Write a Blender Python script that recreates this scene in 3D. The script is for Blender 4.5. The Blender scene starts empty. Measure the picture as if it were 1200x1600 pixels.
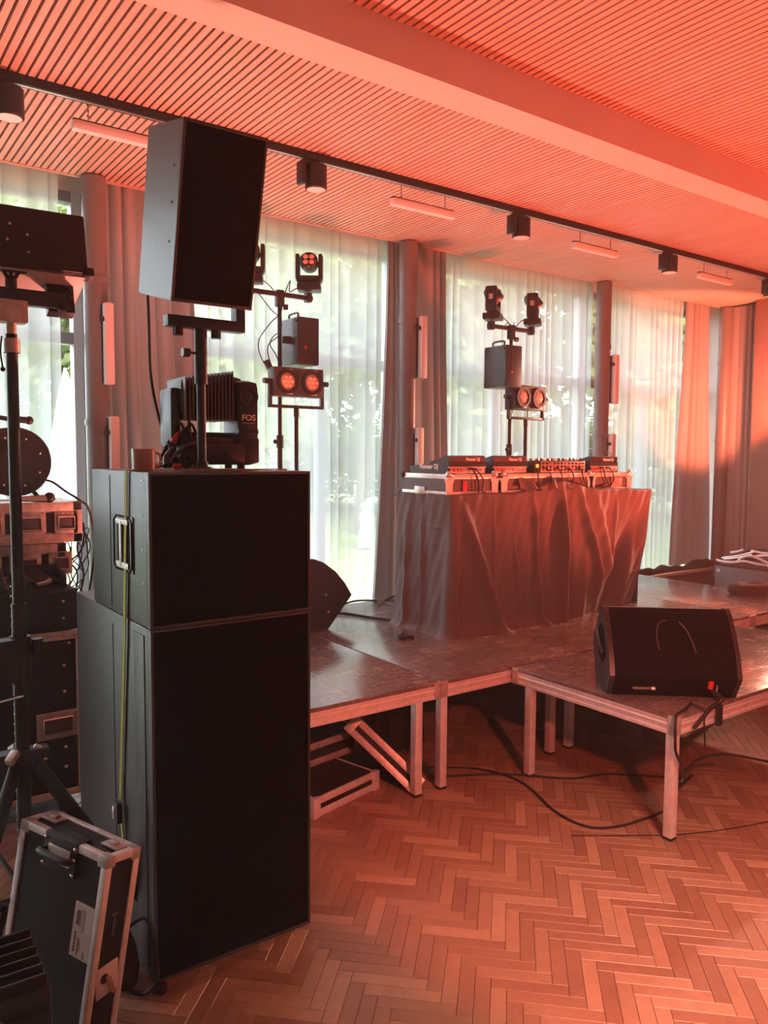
import bpy, bmesh, math, random
from mathutils import Matrix, Vector, Euler
random.seed(7)
SC = bpy.context.scene
COL = SC.collection
R = math.radians
PI = math.pi

# ---------------------------------------------------------------- camera
YAW, PITCH, ROLL, FPX = R(54.0187), R(-4.1704), R(0.3743), 1232.67
cam_d = bpy.data.cameras.new('camera')
cam = bpy.data.objects.new('camera', cam_d)
COL.objects.link(cam)
fw = Vector((math.cos(YAW)*math.cos(PITCH), math.sin(YAW)*math.cos(PITCH), math.sin(PITCH)))
rt = Vector((math.sin(YAW), -math.cos(YAW), 0))
up = rt.cross(fw)
rt2 = math.cos(ROLL)*rt + math.sin(ROLL)*up
up2 = -math.sin(ROLL)*rt + math.cos(ROLL)*up
cam.matrix_world = Matrix((( rt2.x, up2.x, -fw.x, 0.0), (rt2.y, up2.y, -fw.y, 0.0), (rt2.z, up2.z, -fw.z, 1.8), (0, 0, 0, 1)))
cam_d.sensor_fit = 'HORIZONTAL'
cam_d.sensor_width = 36.0
cam_d.lens = 36.0*FPX/1200.0
cam_d.clip_start = 0.05
cam_d.clip_end = 300
SC.camera = cam

# ---------------------------------------------------------------- world, lights, exposure
W = bpy.data.worlds.new('sky')
SC.world = W
W.use_nodes = True
wn = W.node_tree.nodes
wn['Background'].inputs[0].default_value = (0.87, 0.92, 1.0, 1)
wn['Background'].inputs[1].default_value = 7.8

def lamp(name, kind, loc, energy, color, **kw):
    d = bpy.data.lights.new(name, kind)
    d.energy = energy
    d.color = color
    for k, v in kw.items():
        if k not in ('aim',):
            setattr(d, k, v)
    o = bpy.data.objects.new(name, d)
    COL.objects.link(o)
    o.location = loc
    if 'aim' in kw:
        o.rotation_euler = (Vector(kw['aim'])-Vector(loc)).to_track_quat('-Z', 'Y').to_euler()
    return o

lamp('sun', 'SUN', (0, -8, 20), 3.6, (1.0, 0.97, 0.9), angle=R(3), aim=(6, 12, 0))
# red stage floods of the hall: one just outside the frame to the right, one behind the viewer, plus unseen uplights added to redden the ceiling
lamp('red_flood', 'SPOT', (8.25, 4.12, 2.22), 330, (1.0, 0.20, 0.10), shadow_soft_size=0.08, spot_size=R(92), spot_blend=0.35, aim=(8.58, 5.5, 2.75))
lamp('red_flood', 'SPOT', (8.30, 3.75, 2.40), 720, (1.0, 0.42, 0.28), shadow_soft_size=0.06, spot_size=R(62), spot_blend=0.75, aim=(4.3, 4.1, 1.3))
lamp('red_flood', 'SPOT', (1.55, 0.20, 1.95), 290, (1.0, 0.16, 0.11), shadow_soft_size=0.05, spot_size=R(74), spot_blend=0.35, aim=(3.5, 2.3, 0.2))
lamp('red_flood', 'SPOT', (4.6, -0.6, 0.7), 230, (1.0, 0.13, 0.07), shadow_soft_size=0.15, spot_size=R(125), spot_blend=0.6, aim=(4.2, 1.2, 3.6))
lamp('red_flood', 'SPOT', (5.75, 2.30, 0.42), 700, (1.0, 0.11, 0.055), shadow_soft_size=0.15, spot_size=R(150), spot_blend=0.6, aim=(4.9, 2.25, 3.6))
lamp('red_flood', 'SPOT', (1.72, 3.72, 0.85), 300, (1.0, 0.25, 0.18), shadow_soft_size=0.15, spot_size=R(138), spot_blend=0.8, aim=(1.85, 3.3, 3.6))  # out of sight behind the stack, added for the left part of the ceiling
lamp('floor_fill', 'SPOT', (1.6, -0.4, 3.5), 800, (1.0, 0.55, 0.42), shadow_soft_size=0.25, spot_size=R(56), spot_blend=1.0, aim=(2.38, 1.02, 0.0))  # unseen spot added to brighten the parquet where window daylight falls short

VS = SC.view_settings
VS.view_transform = 'Standard'
VS.look = 'None'
VS.gamma = 1.0
VS.use_curve_mapping = False
VS.exposure = 0.38
cy = SC.cycles
cy.use_denoising = True
cy.max_bounces = 10
cy.diffuse_bounces = 5
cy.transparent_max_bounces = 16
cy.transmission_bounces = 6
cy.sample_clamp_indirect = 6.0
cy.volume_bounces = 1
cy.caustics_reflective = False
cy.caustics_refractive = False

# ---------------------------------------------------------------- mesh builder
class MB:
    def __init__(s):
        s.v = []; s.f = []
    def add(s, vs, fs, M=None):
        b = len(s.v)
        s.v += [tuple(M @ Vector(p)) if M is not None else tuple(p) for p in vs]
        s.f += [tuple(i+b for i in f) for f in fs]
        return s
    def box(s, c, d, bev=0.0, rot=None):
        M = Matrix.Translation(c)
        if rot is not None:
            M = M @ (rot if isinstance(rot, Matrix) else Euler(rot).to_matrix().to_4x4())
        x, y, z = d[0]/2, d[1]/2, d[2]/2
        if bev <= 0:
            vs = [(-x,-y,-z),(x,-y,-z),(x,y,-z),(-x,y,-z),(-x,-y,z),(x,-y,z),(x,y,z),(-x,y,z)]
            fs = [(3,2,1,0),(4,5,6,7),(0,1,5,4),(1,2,6,5),(2,3,7,6),(3,0,4,7)]
            return s.add(vs, fs, M)
        b = min(bev, x*.9, y*.9, z*.9)
        bm = bmesh.new()
        bmesh.ops.create_cube(bm, size=1.0)
        for q in bm.verts:
            q.co = Vector((q.co.x*2*x, q.co.y*2*y, q.co.z*2*z))
        bmesh.ops.bevel(bm, geom=list(bm.edges), offset=b, segments=2, profile=0.6, affect='EDGES')
        bm.verts.index_update()
        s.add([q.co.copy() for q in bm.verts], [[q.index for q in f.verts] for f in bm.faces], M)
        bm.free()
        return s
    def b2(s, x0, x1, y0, y1, z0, z1, bev=0.0):
        return s.box(((x0+x1)/2, (y0+y1)/2, (z0+z1)/2), (x1-x0, y1-y0, z1-z0), bev)
    def cyl(s, p0, p1, r0, r1=None, n=16):
        r1 = r0 if r1 is None else r1
        p0 = Vector(p0); p1 = Vector(p1)
        q = (p1-p0).to_track_quat('Z', 'Y').to_matrix()
        vs = []
        for p, r in ((p0, r0), (p1, r1)):
            for k in range(n):
                a = 2*PI*k/n
                vs.append(p + q @ Vector((r*math.cos(a), r*math.sin(a), 0)))
        fs = [(k, (k+1) % n, n+(k+1) % n, n+k) for k in range(n)]
        fs += [tuple(range(n-1, -1, -1)), tuple(range(n, 2*n))]
        return s.add(vs, fs)
    def lathe(s, prof, n=24, M=None):
        vs = []; fs = []
        for r, z in prof:
            for k in range(n):
                a = 2*PI*k/n
                vs.append((r*math.cos(a), r*math.sin(a), z))
        m = len(prof)
        for i in range(m-1):
            for k in range(n):
                k2 = (k+1) % n
                fs.append((i*n+k, i*n+k2, (i+1)*n+k2, (i+1)*n+k))
        if prof[0][0] > 1e-6: fs.append(tuple(range(n-1, -1, -1)))
        if prof[-1][0] > 1e-6: fs.append(tuple((m-1)*n+k for k in range(n)))
        return s.add(vs, fs, M)
    def ring(s, c, axis, r_in, r_out, h, n=24):
        q = Vector(axis).to_track_quat('Z', 'Y').to_matrix().to_4x4()
        return s.lathe([(r_in, 0), (r_out, 0), (r_out, h), (r_in, h), (r_in, 0)], n, Matrix.Translation(c) @ q)
    def ball(s, c, r, n=12, sc=(1, 1, 1)):
        prof = [(max(1e-4, r*math.sin(PI*i/8)), -r*math.cos(PI*i/8)) for i in range(9)]
        return s.lathe(prof, n, Matrix.Translation(c) @ Matrix.Diagonal((*sc, 1)))
    def tube(s, pts, r, n=7, smooth=True, sub=6):
        P = [Vector(p) for p in pts]
        if smooth and len(P) > 2:
            Q = []
            for i in range(len(P)-1):
                p0 = P[max(0, i-1)]; p1 = P[i]; p2 = P[i+1]; p3 = P[min(len(P)-1, i+2)]
                for k in range(sub):
                    t = k/sub
                    Q.append(0.5*((2*p1)+(p2-p0)*t+(2*p0-5*p1+4*p2-p3)*t*t+(3*p1-p0-3*p2+p3)*t**3))
            Q.append(P[-1]); P = Q
        vs = []; fs = []
        nrm = None
        for i, p in enumerate(P):
            t = (P[min(i+1, len(P)-1)]-P[max(i-1, 0)])
            if t.length < 1e-9: t = Vector((0, 0, 1))
            t.normalize()
            if nrm is None:
                nrm = t.orthogonal().normalized()
            nrm = (nrm - t*nrm.dot(t))
            if nrm.length < 1e-6: nrm = t.orthogonal()
            nrm.normalize()
            b = t.cross(nrm)
            for k in range(n):
                a = 2*PI*k/n
                vs.append(p + r*(math.cos(a)*nrm + math.sin(a)*b))
        for i in range(len(P)-1):
            for k in range(n):
                k2 = (k+1) % n
                fs.append((i*n+k, i*n+k2, (i+1)*n+k2, (i+1)*n+k))
        m = len(P)
        fs += [tuple(range(n-1, -1, -1)), tuple((m-1)*n+k for k in range(n))]
        return s.add(vs, fs)
    def prism(s, poly, a0, a1, fn):
        n = len(poly)
        vs = [fn(p[0], p[1], a0) for p in poly] + [fn(p[0], p[1], a1) for p in poly]
        fs = [(k, (k+1) % n, n+(k+1) % n, n+k) for k in range(n)]
        fs += [tuple(range(n-1, -1, -1)), tuple(range(n, 2*n))]
        return s.add(vs, fs)
    def grid(s, fn, nu, nv):
        vs = [fn(i/nu, j/nv) for j in range(nv+1) for i in range(nu+1)]
        fs = [(j*(nu+1)+i, j*(nu+1)+i+1, (j+1)*(nu+1)+i+1, (j+1)*(nu+1)+i) for j in range(nv) for i in range(nu)]
        return s.add(vs, fs)
    def mesh(s, name, smooth=35):
        me = bpy.data.meshes.new(name)
        me.from_pydata(s.v, [], s.f)
        bm = bmesh.new(); bm.from_mesh(me)
        bmesh.ops.recalc_face_normals(bm, faces=list(bm.faces))
        bm.to_mesh(me); bm.free()
        if smooth:
            me.polygons.foreach_set('use_smooth', [True]*len(me.polygons))
            me.set_sharp_from_angle(angle=R(smooth))
        me.update()
        return me

def link(name, data, parent=None):
    o = bpy.data.objects.new(name, data)
    COL.objects.link(o)
    if parent is not None:
        o.parent = parent
    return o
def part(name, mb, m, parent, smooth=35, label=None, kind=None):
    me = mb.mesh(name, smooth) if isinstance(mb, MB) else mb
    if m is not None and not me.materials:
        me.materials.append(m)
    o = link(name, me, parent)
    if label: o['label'] = label
    if kind: o['kind'] = kind
    return o
def tag(o, label, cat, group=None, kind=None):
    o['label'] = label
    o['category'] = cat
    if group: o['group'] = group
    if kind: o['kind'] = kind
    return o
def thing(name, label, cat, loc=(0, 0, 0), rz=0.0, group=None, rot=None):
    o = link(name, None)
    o.empty_display_size = 0.05
    o.location = loc
    o.rotation_euler = rot if rot is not None else (0, 0, rz)
    return tag(o, label, cat, group)
def solo(name, mb, m, label, cat, group=None, smooth=35, kind=None):
    xs = [p[0] for p in mb.v]; ys = [p[1] for p in mb.v]; zs = [p[2] for p in mb.v]
    c = Vector(((min(xs)+max(xs))/2, (min(ys)+max(ys))/2, min(zs)))
    mb.v = [(p[0]-c.x, p[1]-c.y, p[2]-c.z) for p in mb.v]
    o = part(name, mb, m, None, smooth)
    o.location = c
    return tag(o, label, cat, group, kind)
def struct(name, mb, m, parent=None, smooth=0):
    o = part(name, mb, m, parent, smooth)
    if parent is None: o['kind'] = 'structure'
    return o
def dup(root, loc=None, rz=None, label=None, group=None, rot=None):
    def cp(o, par):
        c = o.copy(); COL.objects.link(c)
        if par is not None: c.parent = par
        for ch in list(o.children): cp(ch, c)
        return c
    r = cp(root, None)
    if loc is not None: r.location = loc
    if rz is not None: r.rotation_euler = (0, 0, rz)
    if rot is not None: r.rotation_euler = rot
    if label: r['label'] = label
    if group: r['group'] = group
    return r
def text(name, body, size, m, parent, loc, rot, ext=0.0004, align='CENTER', bold=0.0):
    cu = bpy.data.curves.new(name, 'FONT')
    cu.body = body; cu.size = size; cu.extrude = ext; cu.align_x = align; cu.align_y = 'CENTER'
    cu.offset = bold; cu.resolution_u = 3
    cu.materials.append(m)
    tmp = link('tmp_text', cu)
    bpy.context.view_layer.update()
    me = bpy.data.meshes.new_from_object(tmp.evaluated_get(bpy.context.evaluated_depsgraph_get()))
    bpy.data.objects.remove(tmp); bpy.data.curves.remove(cu)
    o = link(name, me, parent)
    o.location = loc; o.rotation_euler = rot
    return o

# ---------------------------------------------------------------- materials
def mat(name, col, rough=0.5, metal=0.0, var=0.0, vscale=8.0, bump=0.0, bscale=200.0, spec=0.5, stretch=(1, 1, 1), emit=None, estr=0.0):
    m = bpy.data.materials.new(name)
    m.use_nodes = True
    nt = m.node_tree; N = nt.nodes; L = nt.links
    p = N['Principled BSDF']
    p.inputs['Base Color'].default_value = (*col, 1)
    p.inputs['Roughness'].default_value = rough
    p.inputs['Metallic'].default_value = metal
    p.inputs['Specular IOR Level'].default_value = spec
    if emit:
        p.inputs['Emission Color'].default_value = (*emit, 1)
        p.inputs['Emission Strength'].default_value = estr
    if var > 0 or bump > 0:
        tc = N.new('ShaderNodeTexCoord')
        mp = N.new('ShaderNodeMapping')
        mp.inputs['Scale'].default_value = stretch
        L.new(tc.outputs['Object'], mp.inputs[0])
    if var > 0:
        nz = N.new('ShaderNodeTexNoise'); nz.inputs['Scale'].default_value = vscale; nz.inputs['Detail'].default_value = 5
        L.new(mp.outputs[0], nz.inputs['Vector'])
        rp = N.new('ShaderNodeMapRange')
        rp.inputs['From Min'].default_value = 0.3; rp.inputs['From Max'].default_value = 0.7
        rp.inputs['To Min'].default_value = 1-var; rp.inputs['To Max'].default_value = 1+var
        L.new(nz.outputs[0], rp.inputs[0])
        mx = N.new('ShaderNodeVectorMath'); mx.operation = 'SCALE'
        mx.inputs[0].default_value = col
        L.new(rp.outputs[0], mx.inputs['Scale'])
        L.new(mx.outputs[0], p.inputs['Base Color'])
    if bump > 0:
        nb = N.new('ShaderNodeTexNoise'); nb.inputs['Scale'].default_value = bscale; nb.inputs['Detail'].default_value = 3
        L.new(mp.outputs[0], nb.inputs['Vector'])
        bp = N.new('ShaderNodeBump'); bp.inputs['Strength'].default_value = bump; bp.inputs['Distance'].default_value = 0.002
        L.new(nb.outputs[0], bp.inputs['Height'])
        L.new(bp.outputs[0], p.inputs['Normal'])
    return m

M = {}
M['cab'] = mat('speaker_paint', (0.062, 0.053, 0.052), 0.40, var=0.12, vscale=30, bump=0.35, bscale=260)
M['grille'] = mat('speaker_grille', (0.006, 0.005, 0.0055), 0.85, spec=0.1)
M['plastic'] = mat('black_plastic', (0.016, 0.015, 0.016), 0.38, bump=0.15, bscale=400)
M['metal_black'] = mat('black_metal', (0.02, 0.018, 0.018), 0.42, metal=0.2)
M['rubber'] = mat('black_rubber', (0.012, 0.011, 0.011), 0.55)
M['alu'] = mat('aluminium', (0.84, 0.82, 0.80), 0.36, metal=0.55, var=0.10, vscale=25, stretch=(1, 1, 1))
M['alu_dull'] = mat('worn_aluminium', (0.55, 0.50, 0.46), 0.5, metal=0.6, var=0.22, vscale=30)
M['chrome'] = mat('chrome', (0.8, 0.78, 0.76), 0.22, metal=1.0)
M['case'] = mat('case_laminate', (0.014, 0.011, 0.011), 0.6, spec=0.3, var=0.2, vscale=12)
M['case_grey'] = mat('grey_laminate', (0.10, 0.085, 0.085), 0.5, var=0.1, vscale=12)
M['white'] = mat('white_diffuser', (0.80, 0.76, 0.75), 0.45)
M['label'] = mat('paper_label', (0.75, 0.66, 0.60), 0.7, var=0.05, vscale=40)
M['ink'] = mat('label_ink', (0.12, 0.06, 0.05), 0.7)
M['logo'] = mat('white_print', (0.85, 0.82, 0.80), 0.5)
M['strap'] = mat('yellow_webbing', (0.42, 0.40, 0.05), 0.75, var=0.15, vscale=60, bump=0.3, bscale=500)
M['cup'] = mat('terracotta_cup', (0.42, 0.20, 0.13), 0.25)
M['pipe'] = mat('column_paint', (0.20, 0.175, 0.17), 0.42)
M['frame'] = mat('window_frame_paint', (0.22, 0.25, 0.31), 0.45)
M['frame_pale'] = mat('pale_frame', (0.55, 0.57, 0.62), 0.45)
M['plaster'] = mat('plaster', (0.62, 0.56, 0.53), 0.85, var=0.04, vscale=5, bump=0.1, bscale=60)
M['beam'] = mat('beam_paint', (0.66, 0.55, 0.50), 0.8, var=0.03, vscale=3, bump=0.1, bscale=40)
M['brown_panel'] = mat('brown_panel', (0.20, 0.10, 0.07), 0.6, var=0.1, vscale=4)
M['void'] = mat('ceiling_felt', (0.012, 0.008, 0.007), 0.95)
M['fascia'] = mat('fascia_wood', (0.60, 0.37, 0.28), 0.6, var=0.06, vscale=10)
M['bench'] = mat('bench_wood', (0.55, 0.36, 0.20), 0.5, var=0.15, vscale=6, stretch=(1, 12, 12))
M['cloth_black'] = mat('black_molton', (0.025, 0.02, 0.02), 0.9, bump=0.3, bscale=500)
M['red_lens'] = mat('glowing_red', (0.5, 0.02, 0.02), 0.4, emit=(1.0, 0.05, 0.03), estr=1.6)
M['red_plug'] = mat('red_plug', (0.5, 0.02, 0.02), 0.4)
M['cable_white'] = mat('white_cable', (0.75, 0.70, 0.68), 0.5)
M['jack'] = mat('jack_metal', (0.6, 0.5, 0.45), 0.35, metal=0.8)
M['bark'] = mat('bark', (0.10, 0.075, 0.05), 0.9, var=0.3, vscale=6)
M['skin'] = mat('skin', (0.60, 0.38, 0.29), 0.6)
M['hair'] = mat('hair', (0.10, 0.06, 0.04), 0.7)
M['white_cloth'] = mat('white_cloth', (0.85, 0.84, 0.82), 0.8)
M['blue_cloth'] = mat('blue_cloth', (0.30, 0.45, 0.58), 0.8)
M['grey_cloth'] = mat('grey_cloth', (0.22, 0.23, 0.25), 0.8)

def wood_slat():
    m = mat('slat_wood', (0.56, 0.36, 0.26), 0.55)
    nt = m.node_tree; N = nt.nodes; L = nt.links; p = N['Principled BSDF']
    oi = N.new('ShaderNodeObjectInfo')
    tc = N.new('ShaderNodeTexCoord'); mp = N.new('ShaderNodeMapping'); mp.inputs['Scale'].default_value = (40, 1.2, 40)
    L.new(tc.outputs['Object'], mp.inputs[0])
    ad = N.new('ShaderNodeVectorMath'); ad.operation = 'ADD'
    sc = N.new('ShaderNodeVectorMath'); sc.operation = 'SCALE'; sc.inputs[0].default_value = (31, 17, 9)
    L.new(oi.outputs['Random'], sc.inputs['Scale'])
    L.new(mp.outputs[0], ad.inputs[0]); L.new(sc.outputs[0], ad.inputs[1])
    nz = N.new('ShaderNodeTexNoise'); nz.inputs['Scale'].default_value = 1.0; nz.inputs['Detail'].default_value = 4
    L.new(ad.outputs[0], nz.inputs['Vector'])
    cr = N.new('ShaderNodeValToRGB')
    cr.color_ramp.elements[0].position = 0.25; cr.color_ramp.elements[0].color = (0.52, 0.34, 0.26, 1)
    cr.color_ramp.elements[1].position = 0.75; cr.color_ramp.elements[1].color = (0.68, 0.49, 0.40, 1)
    L.new(nz.outputs[0], cr.inputs[0])
    L.new(cr.outputs[0], p.inputs['Base Color'])
    return m
M['slat'] = wood_slat()

def parquet(per_island):
    m = mat('oak_parquet', (0.4, 0.25, 0.14), 0.36)
    nt = m.node_tree; N = nt.nodes; L = nt.links; p = N['Principled BSDF']
    if per_island:
        rnd = N.new('ShaderNodeNewGeometry').outputs['Random Per Island']
    else:
        rnd = N.new('ShaderNodeObjectInfo').outputs['Random']
    tc = N.new('ShaderNodeTexCoord')
    mp = N.new('ShaderNodeMapping'); mp.inputs['Scale'].default_value = (10, 10, 10)
    L.new(tc.outputs['Object'], mp.inputs[0])
    sc = N.new('ShaderNodeVectorMath'); sc.operation = 'SCALE'; sc.inputs[0].default_value = (57, 23, 9)
    L.new(rnd, sc.inputs['Scale'])
    ad = N.new('ShaderNodeVectorMath'); ad.operation = 'ADD'
    L.new(mp.outputs[0], ad.inputs[0]); L.new(sc.outputs[0], ad.inputs[1])
    nz = N.new('ShaderNodeTexNoise'); nz.inputs['Scale'].default_value = 1.6; nz.inputs['Detail'].default_value = 7; nz.inputs['Roughness'].default_value = 0.65
    nz.inputs['Distortion'].default_value = 1.2
    L.new(ad.outputs[0], nz.inputs['Vector'])
    cr = N.new('ShaderNodeValToRGB')
    cr.color_ramp.elements[0].position = 0.0; cr.color_ramp.elements[0].color = (0.205, 0.108, 0.066, 1)
    cr.color_ramp.elements[1].position = 1.0; cr.color_ramp.elements[1].color = (0.33, 0.205, 0.13, 1)
    e = cr.color_ramp.elements.new(0.55); e.color = (0.24, 0.135, 0.083, 1)
    L.new(rnd, cr.inputs[0])
    rp = N.new('ShaderNodeMapRange'); rp.inputs['From Min'].default_value = 0.3; rp.inputs['From Max'].default_value = 0.7
    rp.inputs['To Min'].default_value = 0.84; rp.inputs['To Max'].default_value = 1.12
    L.new(nz.outputs[0], rp.inputs[0])
    mx = N.new('ShaderNodeVectorMath'); mx.operation = 'SCALE'
    L.new(cr.outputs[0], mx.inputs[0]); L.new(rp.outputs[0], mx.inputs['Scale'])
    L.new(mx.outputs[0], p.inputs['Base Color'])
    rr = N.new('ShaderNodeMapRange'); rr.inputs['To Min'].default_value = 0.28; rr.inputs['To Max'].default_value = 0.5
    L.new(nz.outputs[0], rr.inputs[0]); L.new(rr.outputs[0], p.inputs['Roughness'])
    return m
M['plank'] = parquet(False)
M['plank_far'] = parquet(True)

def deck_top():
    m = mat('phenolic_deck', (0.06, 0.035, 0.03), 0.25)
    nt = m.node_tree; N = nt.nodes; L = nt.links; p = N['Principled BSDF']
    g = N.new('ShaderNodeNewGeometry')
    def noise(scale, rotz, sc, det, rough, dist):
        mp = N.new('ShaderNodeMapping'); mp.inputs['Scale'].default_value = scale; mp.inputs['Rotation'].default_value = (0, 0, rotz)
        L.new(g.outputs['Position'], mp.inputs[0])
        n = N.new('ShaderNodeTexNoise'); n.inputs['Scale'].default_value = sc; n.inputs['Detail'].default_value = det
        n.inputs['Roughness'].default_value = rough; n.inputs['Distortion'].default_value = dist
        L.new(mp.outputs[0], n.inputs['Vector'])
        return n.outputs[0]
    def ramp(x, a, b):
        r = N.new('ShaderNodeMapRange'); r.inputs['From Min'].default_value = a; r.inputs['From Max'].default_value = b
        L.new(x, r.inputs[0]); return r.outputs[0]
    patch = ramp(noise((1, 1, 1), 0, 2.2, 6, 0.6, 1.0), 0.40, 0.68)
    s1 = ramp(noise((1.5, 14, 4), 0.4, 3.0, 8, 0.75, 2.2), 0.47, 0.66)
    s2_ = ramp(noise((13, 1.6, 4), -0.25, 3.0, 8, 0.75, 2.0), 0.49, 0.68)
    mx = N.new('ShaderNodeMath'); mx.operation = 'MAXIMUM'; L.new(s1, mx.inputs[0]); L.new(s2_, mx.inputs[1])
    ml = N.new('ShaderNodeMath'); ml.operation = 'MULTIPLY'; L.new(mx.outputs[0], ml.inputs[0])
    a1 = N.new('ShaderNodeMath'); a1.operation = 'MULTIPLY_ADD'; a1.inputs[1].default_value = 0.7; a1.inputs[2].default_value = 0.3
    L.new(patch, a1.inputs[0]); L.new(a1.outputs[0], ml.inputs[1])
    cr = N.new('ShaderNodeValToRGB')
    cr.color_ramp.elements[0].position = 0.0; cr.color_ramp.elements[0].color = (0.095, 0.075, 0.070, 1)
    cr.color_ramp.elements[1].position = 1.0; cr.color_ramp.elements[1].color = (0.40, 0.33, 0.30, 1)
    L.new(ml.outputs[0], cr.inputs[0]); L.new(cr.outputs[0], p.inputs['Base Color'])
    rr = N.new('ShaderNodeMapRange'); rr.inputs['To Min'].default_value = 0.17; rr.inputs['To Max'].default_value = 0.36
    L.new(ml.outputs[0], rr.inputs[0]); L.new(rr.outputs[0], p.inputs['Roughness'])
    p.inputs['IOR'].default_value = 2.0
    return m
M['deck'] = deck_top()

def fabric(name, col, transl=0.0, transp=0.0, rough=0.9, weave=0.0):
    m = bpy.data.materials.new(name); m.use_nodes = True
    nt = m.node_tree; N = nt.nodes; L = nt.links
    p = N['Principled BSDF']; out = N['Material Output']
    p.inputs['Base Color'].default_value = (*col, 1); p.inputs['Roughness'].default_value = rough
    p.inputs['Specular IOR Level'].default_value = 0.2
    p.inputs['Sheen Weight'].default_value = 0.15
    last = p.outputs[0]
    if transl > 0:
        t = N.new('ShaderNodeBsdfTranslucent'); t.inputs[0].default_value = (*col, 1)
        mx = N.new('ShaderNodeMixShader'); mx.inputs[0].default_value = transl
        L.new(last, mx.inputs[1]); L.new(t.outputs[0], mx.inputs[2]); last = mx.outputs[0]
    if transp > 0:
        t = N.new('ShaderNodeBsdfTransparent')
        mx = N.new('ShaderNodeMixShader'); mx.inputs[0].default_value = transp
        L.new(last, mx.inputs[1]); L.new(t.outputs[0], mx.inputs[2]); last = mx.outputs[0]
    L.new(last, out.inputs[0])
    if weave > 0:
        tc = N.new('ShaderNodeTexCoord'); nb = N.new('ShaderNodeTexNoise'); nb.inputs['Scale'].default_value = 60; nb.inputs['Detail'].default_value = 6
        L.new(tc.outputs['Object'], nb.inputs['Vector'])
        bp = N.new('ShaderNodeBump'); bp.inputs['Strength'].default_value = weave; bp.inputs['Distance'].default_value = 0.004
        L.new(nb.outputs[0], bp.inputs['Height']); L.new(bp.outputs[0], p.inputs['Normal'])
    return m
M['sheer'] = fabric('sheer_voile', (0.83, 0.88, 0.95), 0.70, 0.42)
M['drape'] = fabric('grey_drape', (0.36, 0.32, 0.31), 0.10, 0.0)
M['booth_cloth'] = fabric('booth_cloth', (0.125, 0.106, 0.104), 0.05, 0.0, 0.7, weave=0.25)

def glass_mat():
    m = bpy.data.materials.new('window_glass'); m.use_nodes = True
    nt = m.node_tree; N = nt.nodes; L = nt.links
    N.remove(N['Principled BSDF'])
    t = N.new('ShaderNodeBsdfTransparent'); t.inputs[0].default_value = (0.95, 0.97, 0.97, 1)
    g = N.new('ShaderNodeBsdfGlossy'); g.inputs['Roughness'].default_value = 0.02
    f = N.new('ShaderNodeFresnel'); f.inputs[0].default_value = 1.45
    mx = N.new('ShaderNodeMixShader')
    ml = N.new('ShaderNodeMath'); ml.operation = 'MULTIPLY'; ml.inputs[1].default_value = 0.6
    L.new(f.outputs[0], ml.inputs[0]); L.new(ml.outputs[0], mx.inputs[0])
    L.new(t.outputs[0], mx.inputs[1]); L.new(g.outputs[0], mx.inputs[2])
    L.new(mx.outputs[0], N['Material Output'].inputs[0])
    return m
M['glass'] = glass_mat()

def leaf_mat():
    m = mat('leaves', (0.2, 0.28, 0.06), 0.6)
    nt = m.node_tree; N = nt.nodes; L = nt.links; p = N['Principled BSDF']
    g = N.new('ShaderNodeNewGeometry'); cr = N.new('ShaderNodeValToRGB')
    cr.color_ramp.elements[0].color = (0.13, 0.18, 0.07, 1); cr.color_ramp.elements[1].color = (0.38, 0.43, 0.17, 1)
    L.new(g.outputs['Random Per Island'], cr.inputs[0]); L.new(cr.outputs[0], p.inputs['Base Color'])
    t = N.new('ShaderNodeBsdfTranslucent'); L.new(cr.outputs[0], t.inputs[0])
    mx = N.new('ShaderNodeMixShader'); mx.inputs[0].default_value = 0.4
    L.new(p.outputs[0], mx.inputs[1]); L.new(t.outputs[0], mx.inputs[2]); L.new(mx.outputs[0], N['Material Output'].inputs[0])
    return m
M['leaf'] = leaf_mat()
M['lawn'] = mat('lawn', (0.22, 0.28, 0.11), 0.9, var=0.35, vscale=1.2)

# ---------------------------------------------------------------- room shell
CZ = 3.60                      # underside of the slats
XL, XR, YB, YW = -4.0, 9.12, -4.0, 5.86
# floor slab + herringbone oak blocks laid at 45 degrees
floor = struct('floor', MB().b2(XL, XR, YB, YW, -0.12, -0.014), M['void'])
PW, PN = 0.0534, 4.9
PL = PW*PN
s2 = math.sqrt(0.5)
U = Vector((s2, -s2)); V = Vector((-s2, -s2))
n_ = PN
O = Vector((1.799, 1.996)) - PW*(n_*U + (1-n_)*V)
def plank_mesh(gap=0.0006, t=0.014):
    a, b, c = PL/2-gap, PW/2-gap, 0.0012
    mb = MB()
    vs = [(-a,-b,-t),(a,-b,-t),(a,b,-t),(-a,b,-t), (-a,-b,-c),(a,-b,-c),(a,b,-c),(-a,b,-c), (-a+c,-b+c,0),(a-c,-b+c,0),(a-c,b-c,0),(-a+c,b-c,0)]
    fs = [(8,9,10,11)] + [(k, (k+1) % 4, 4+(k+1) % 4, 4+k) for k in range(4)] + [(4+k, 4+(k+1) % 4, 8+(k+1) % 4, 8+k) for k in range(4)]
    mb.add(vs, fs)
    return mb
def shows(x, y):
    """size on the picture of a block at (x, y) on the floor, 0 when out of the frame or under the sub-bass stack"""
    d = Vector((x, y, 0)) - cam.location
    z = d.dot(fw)
    if z < 0.3: return 0
    px = 600 + FPX*d.dot(rt2)/z; py = 800 - FPX*d.dot(up2)/z
    if not (-30 < px < 1230 and py < 1640): return 0
    if px < 486 and py < 1540 and y > 1.9: return 0.2/z
    return 1/z
planks = []
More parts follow.
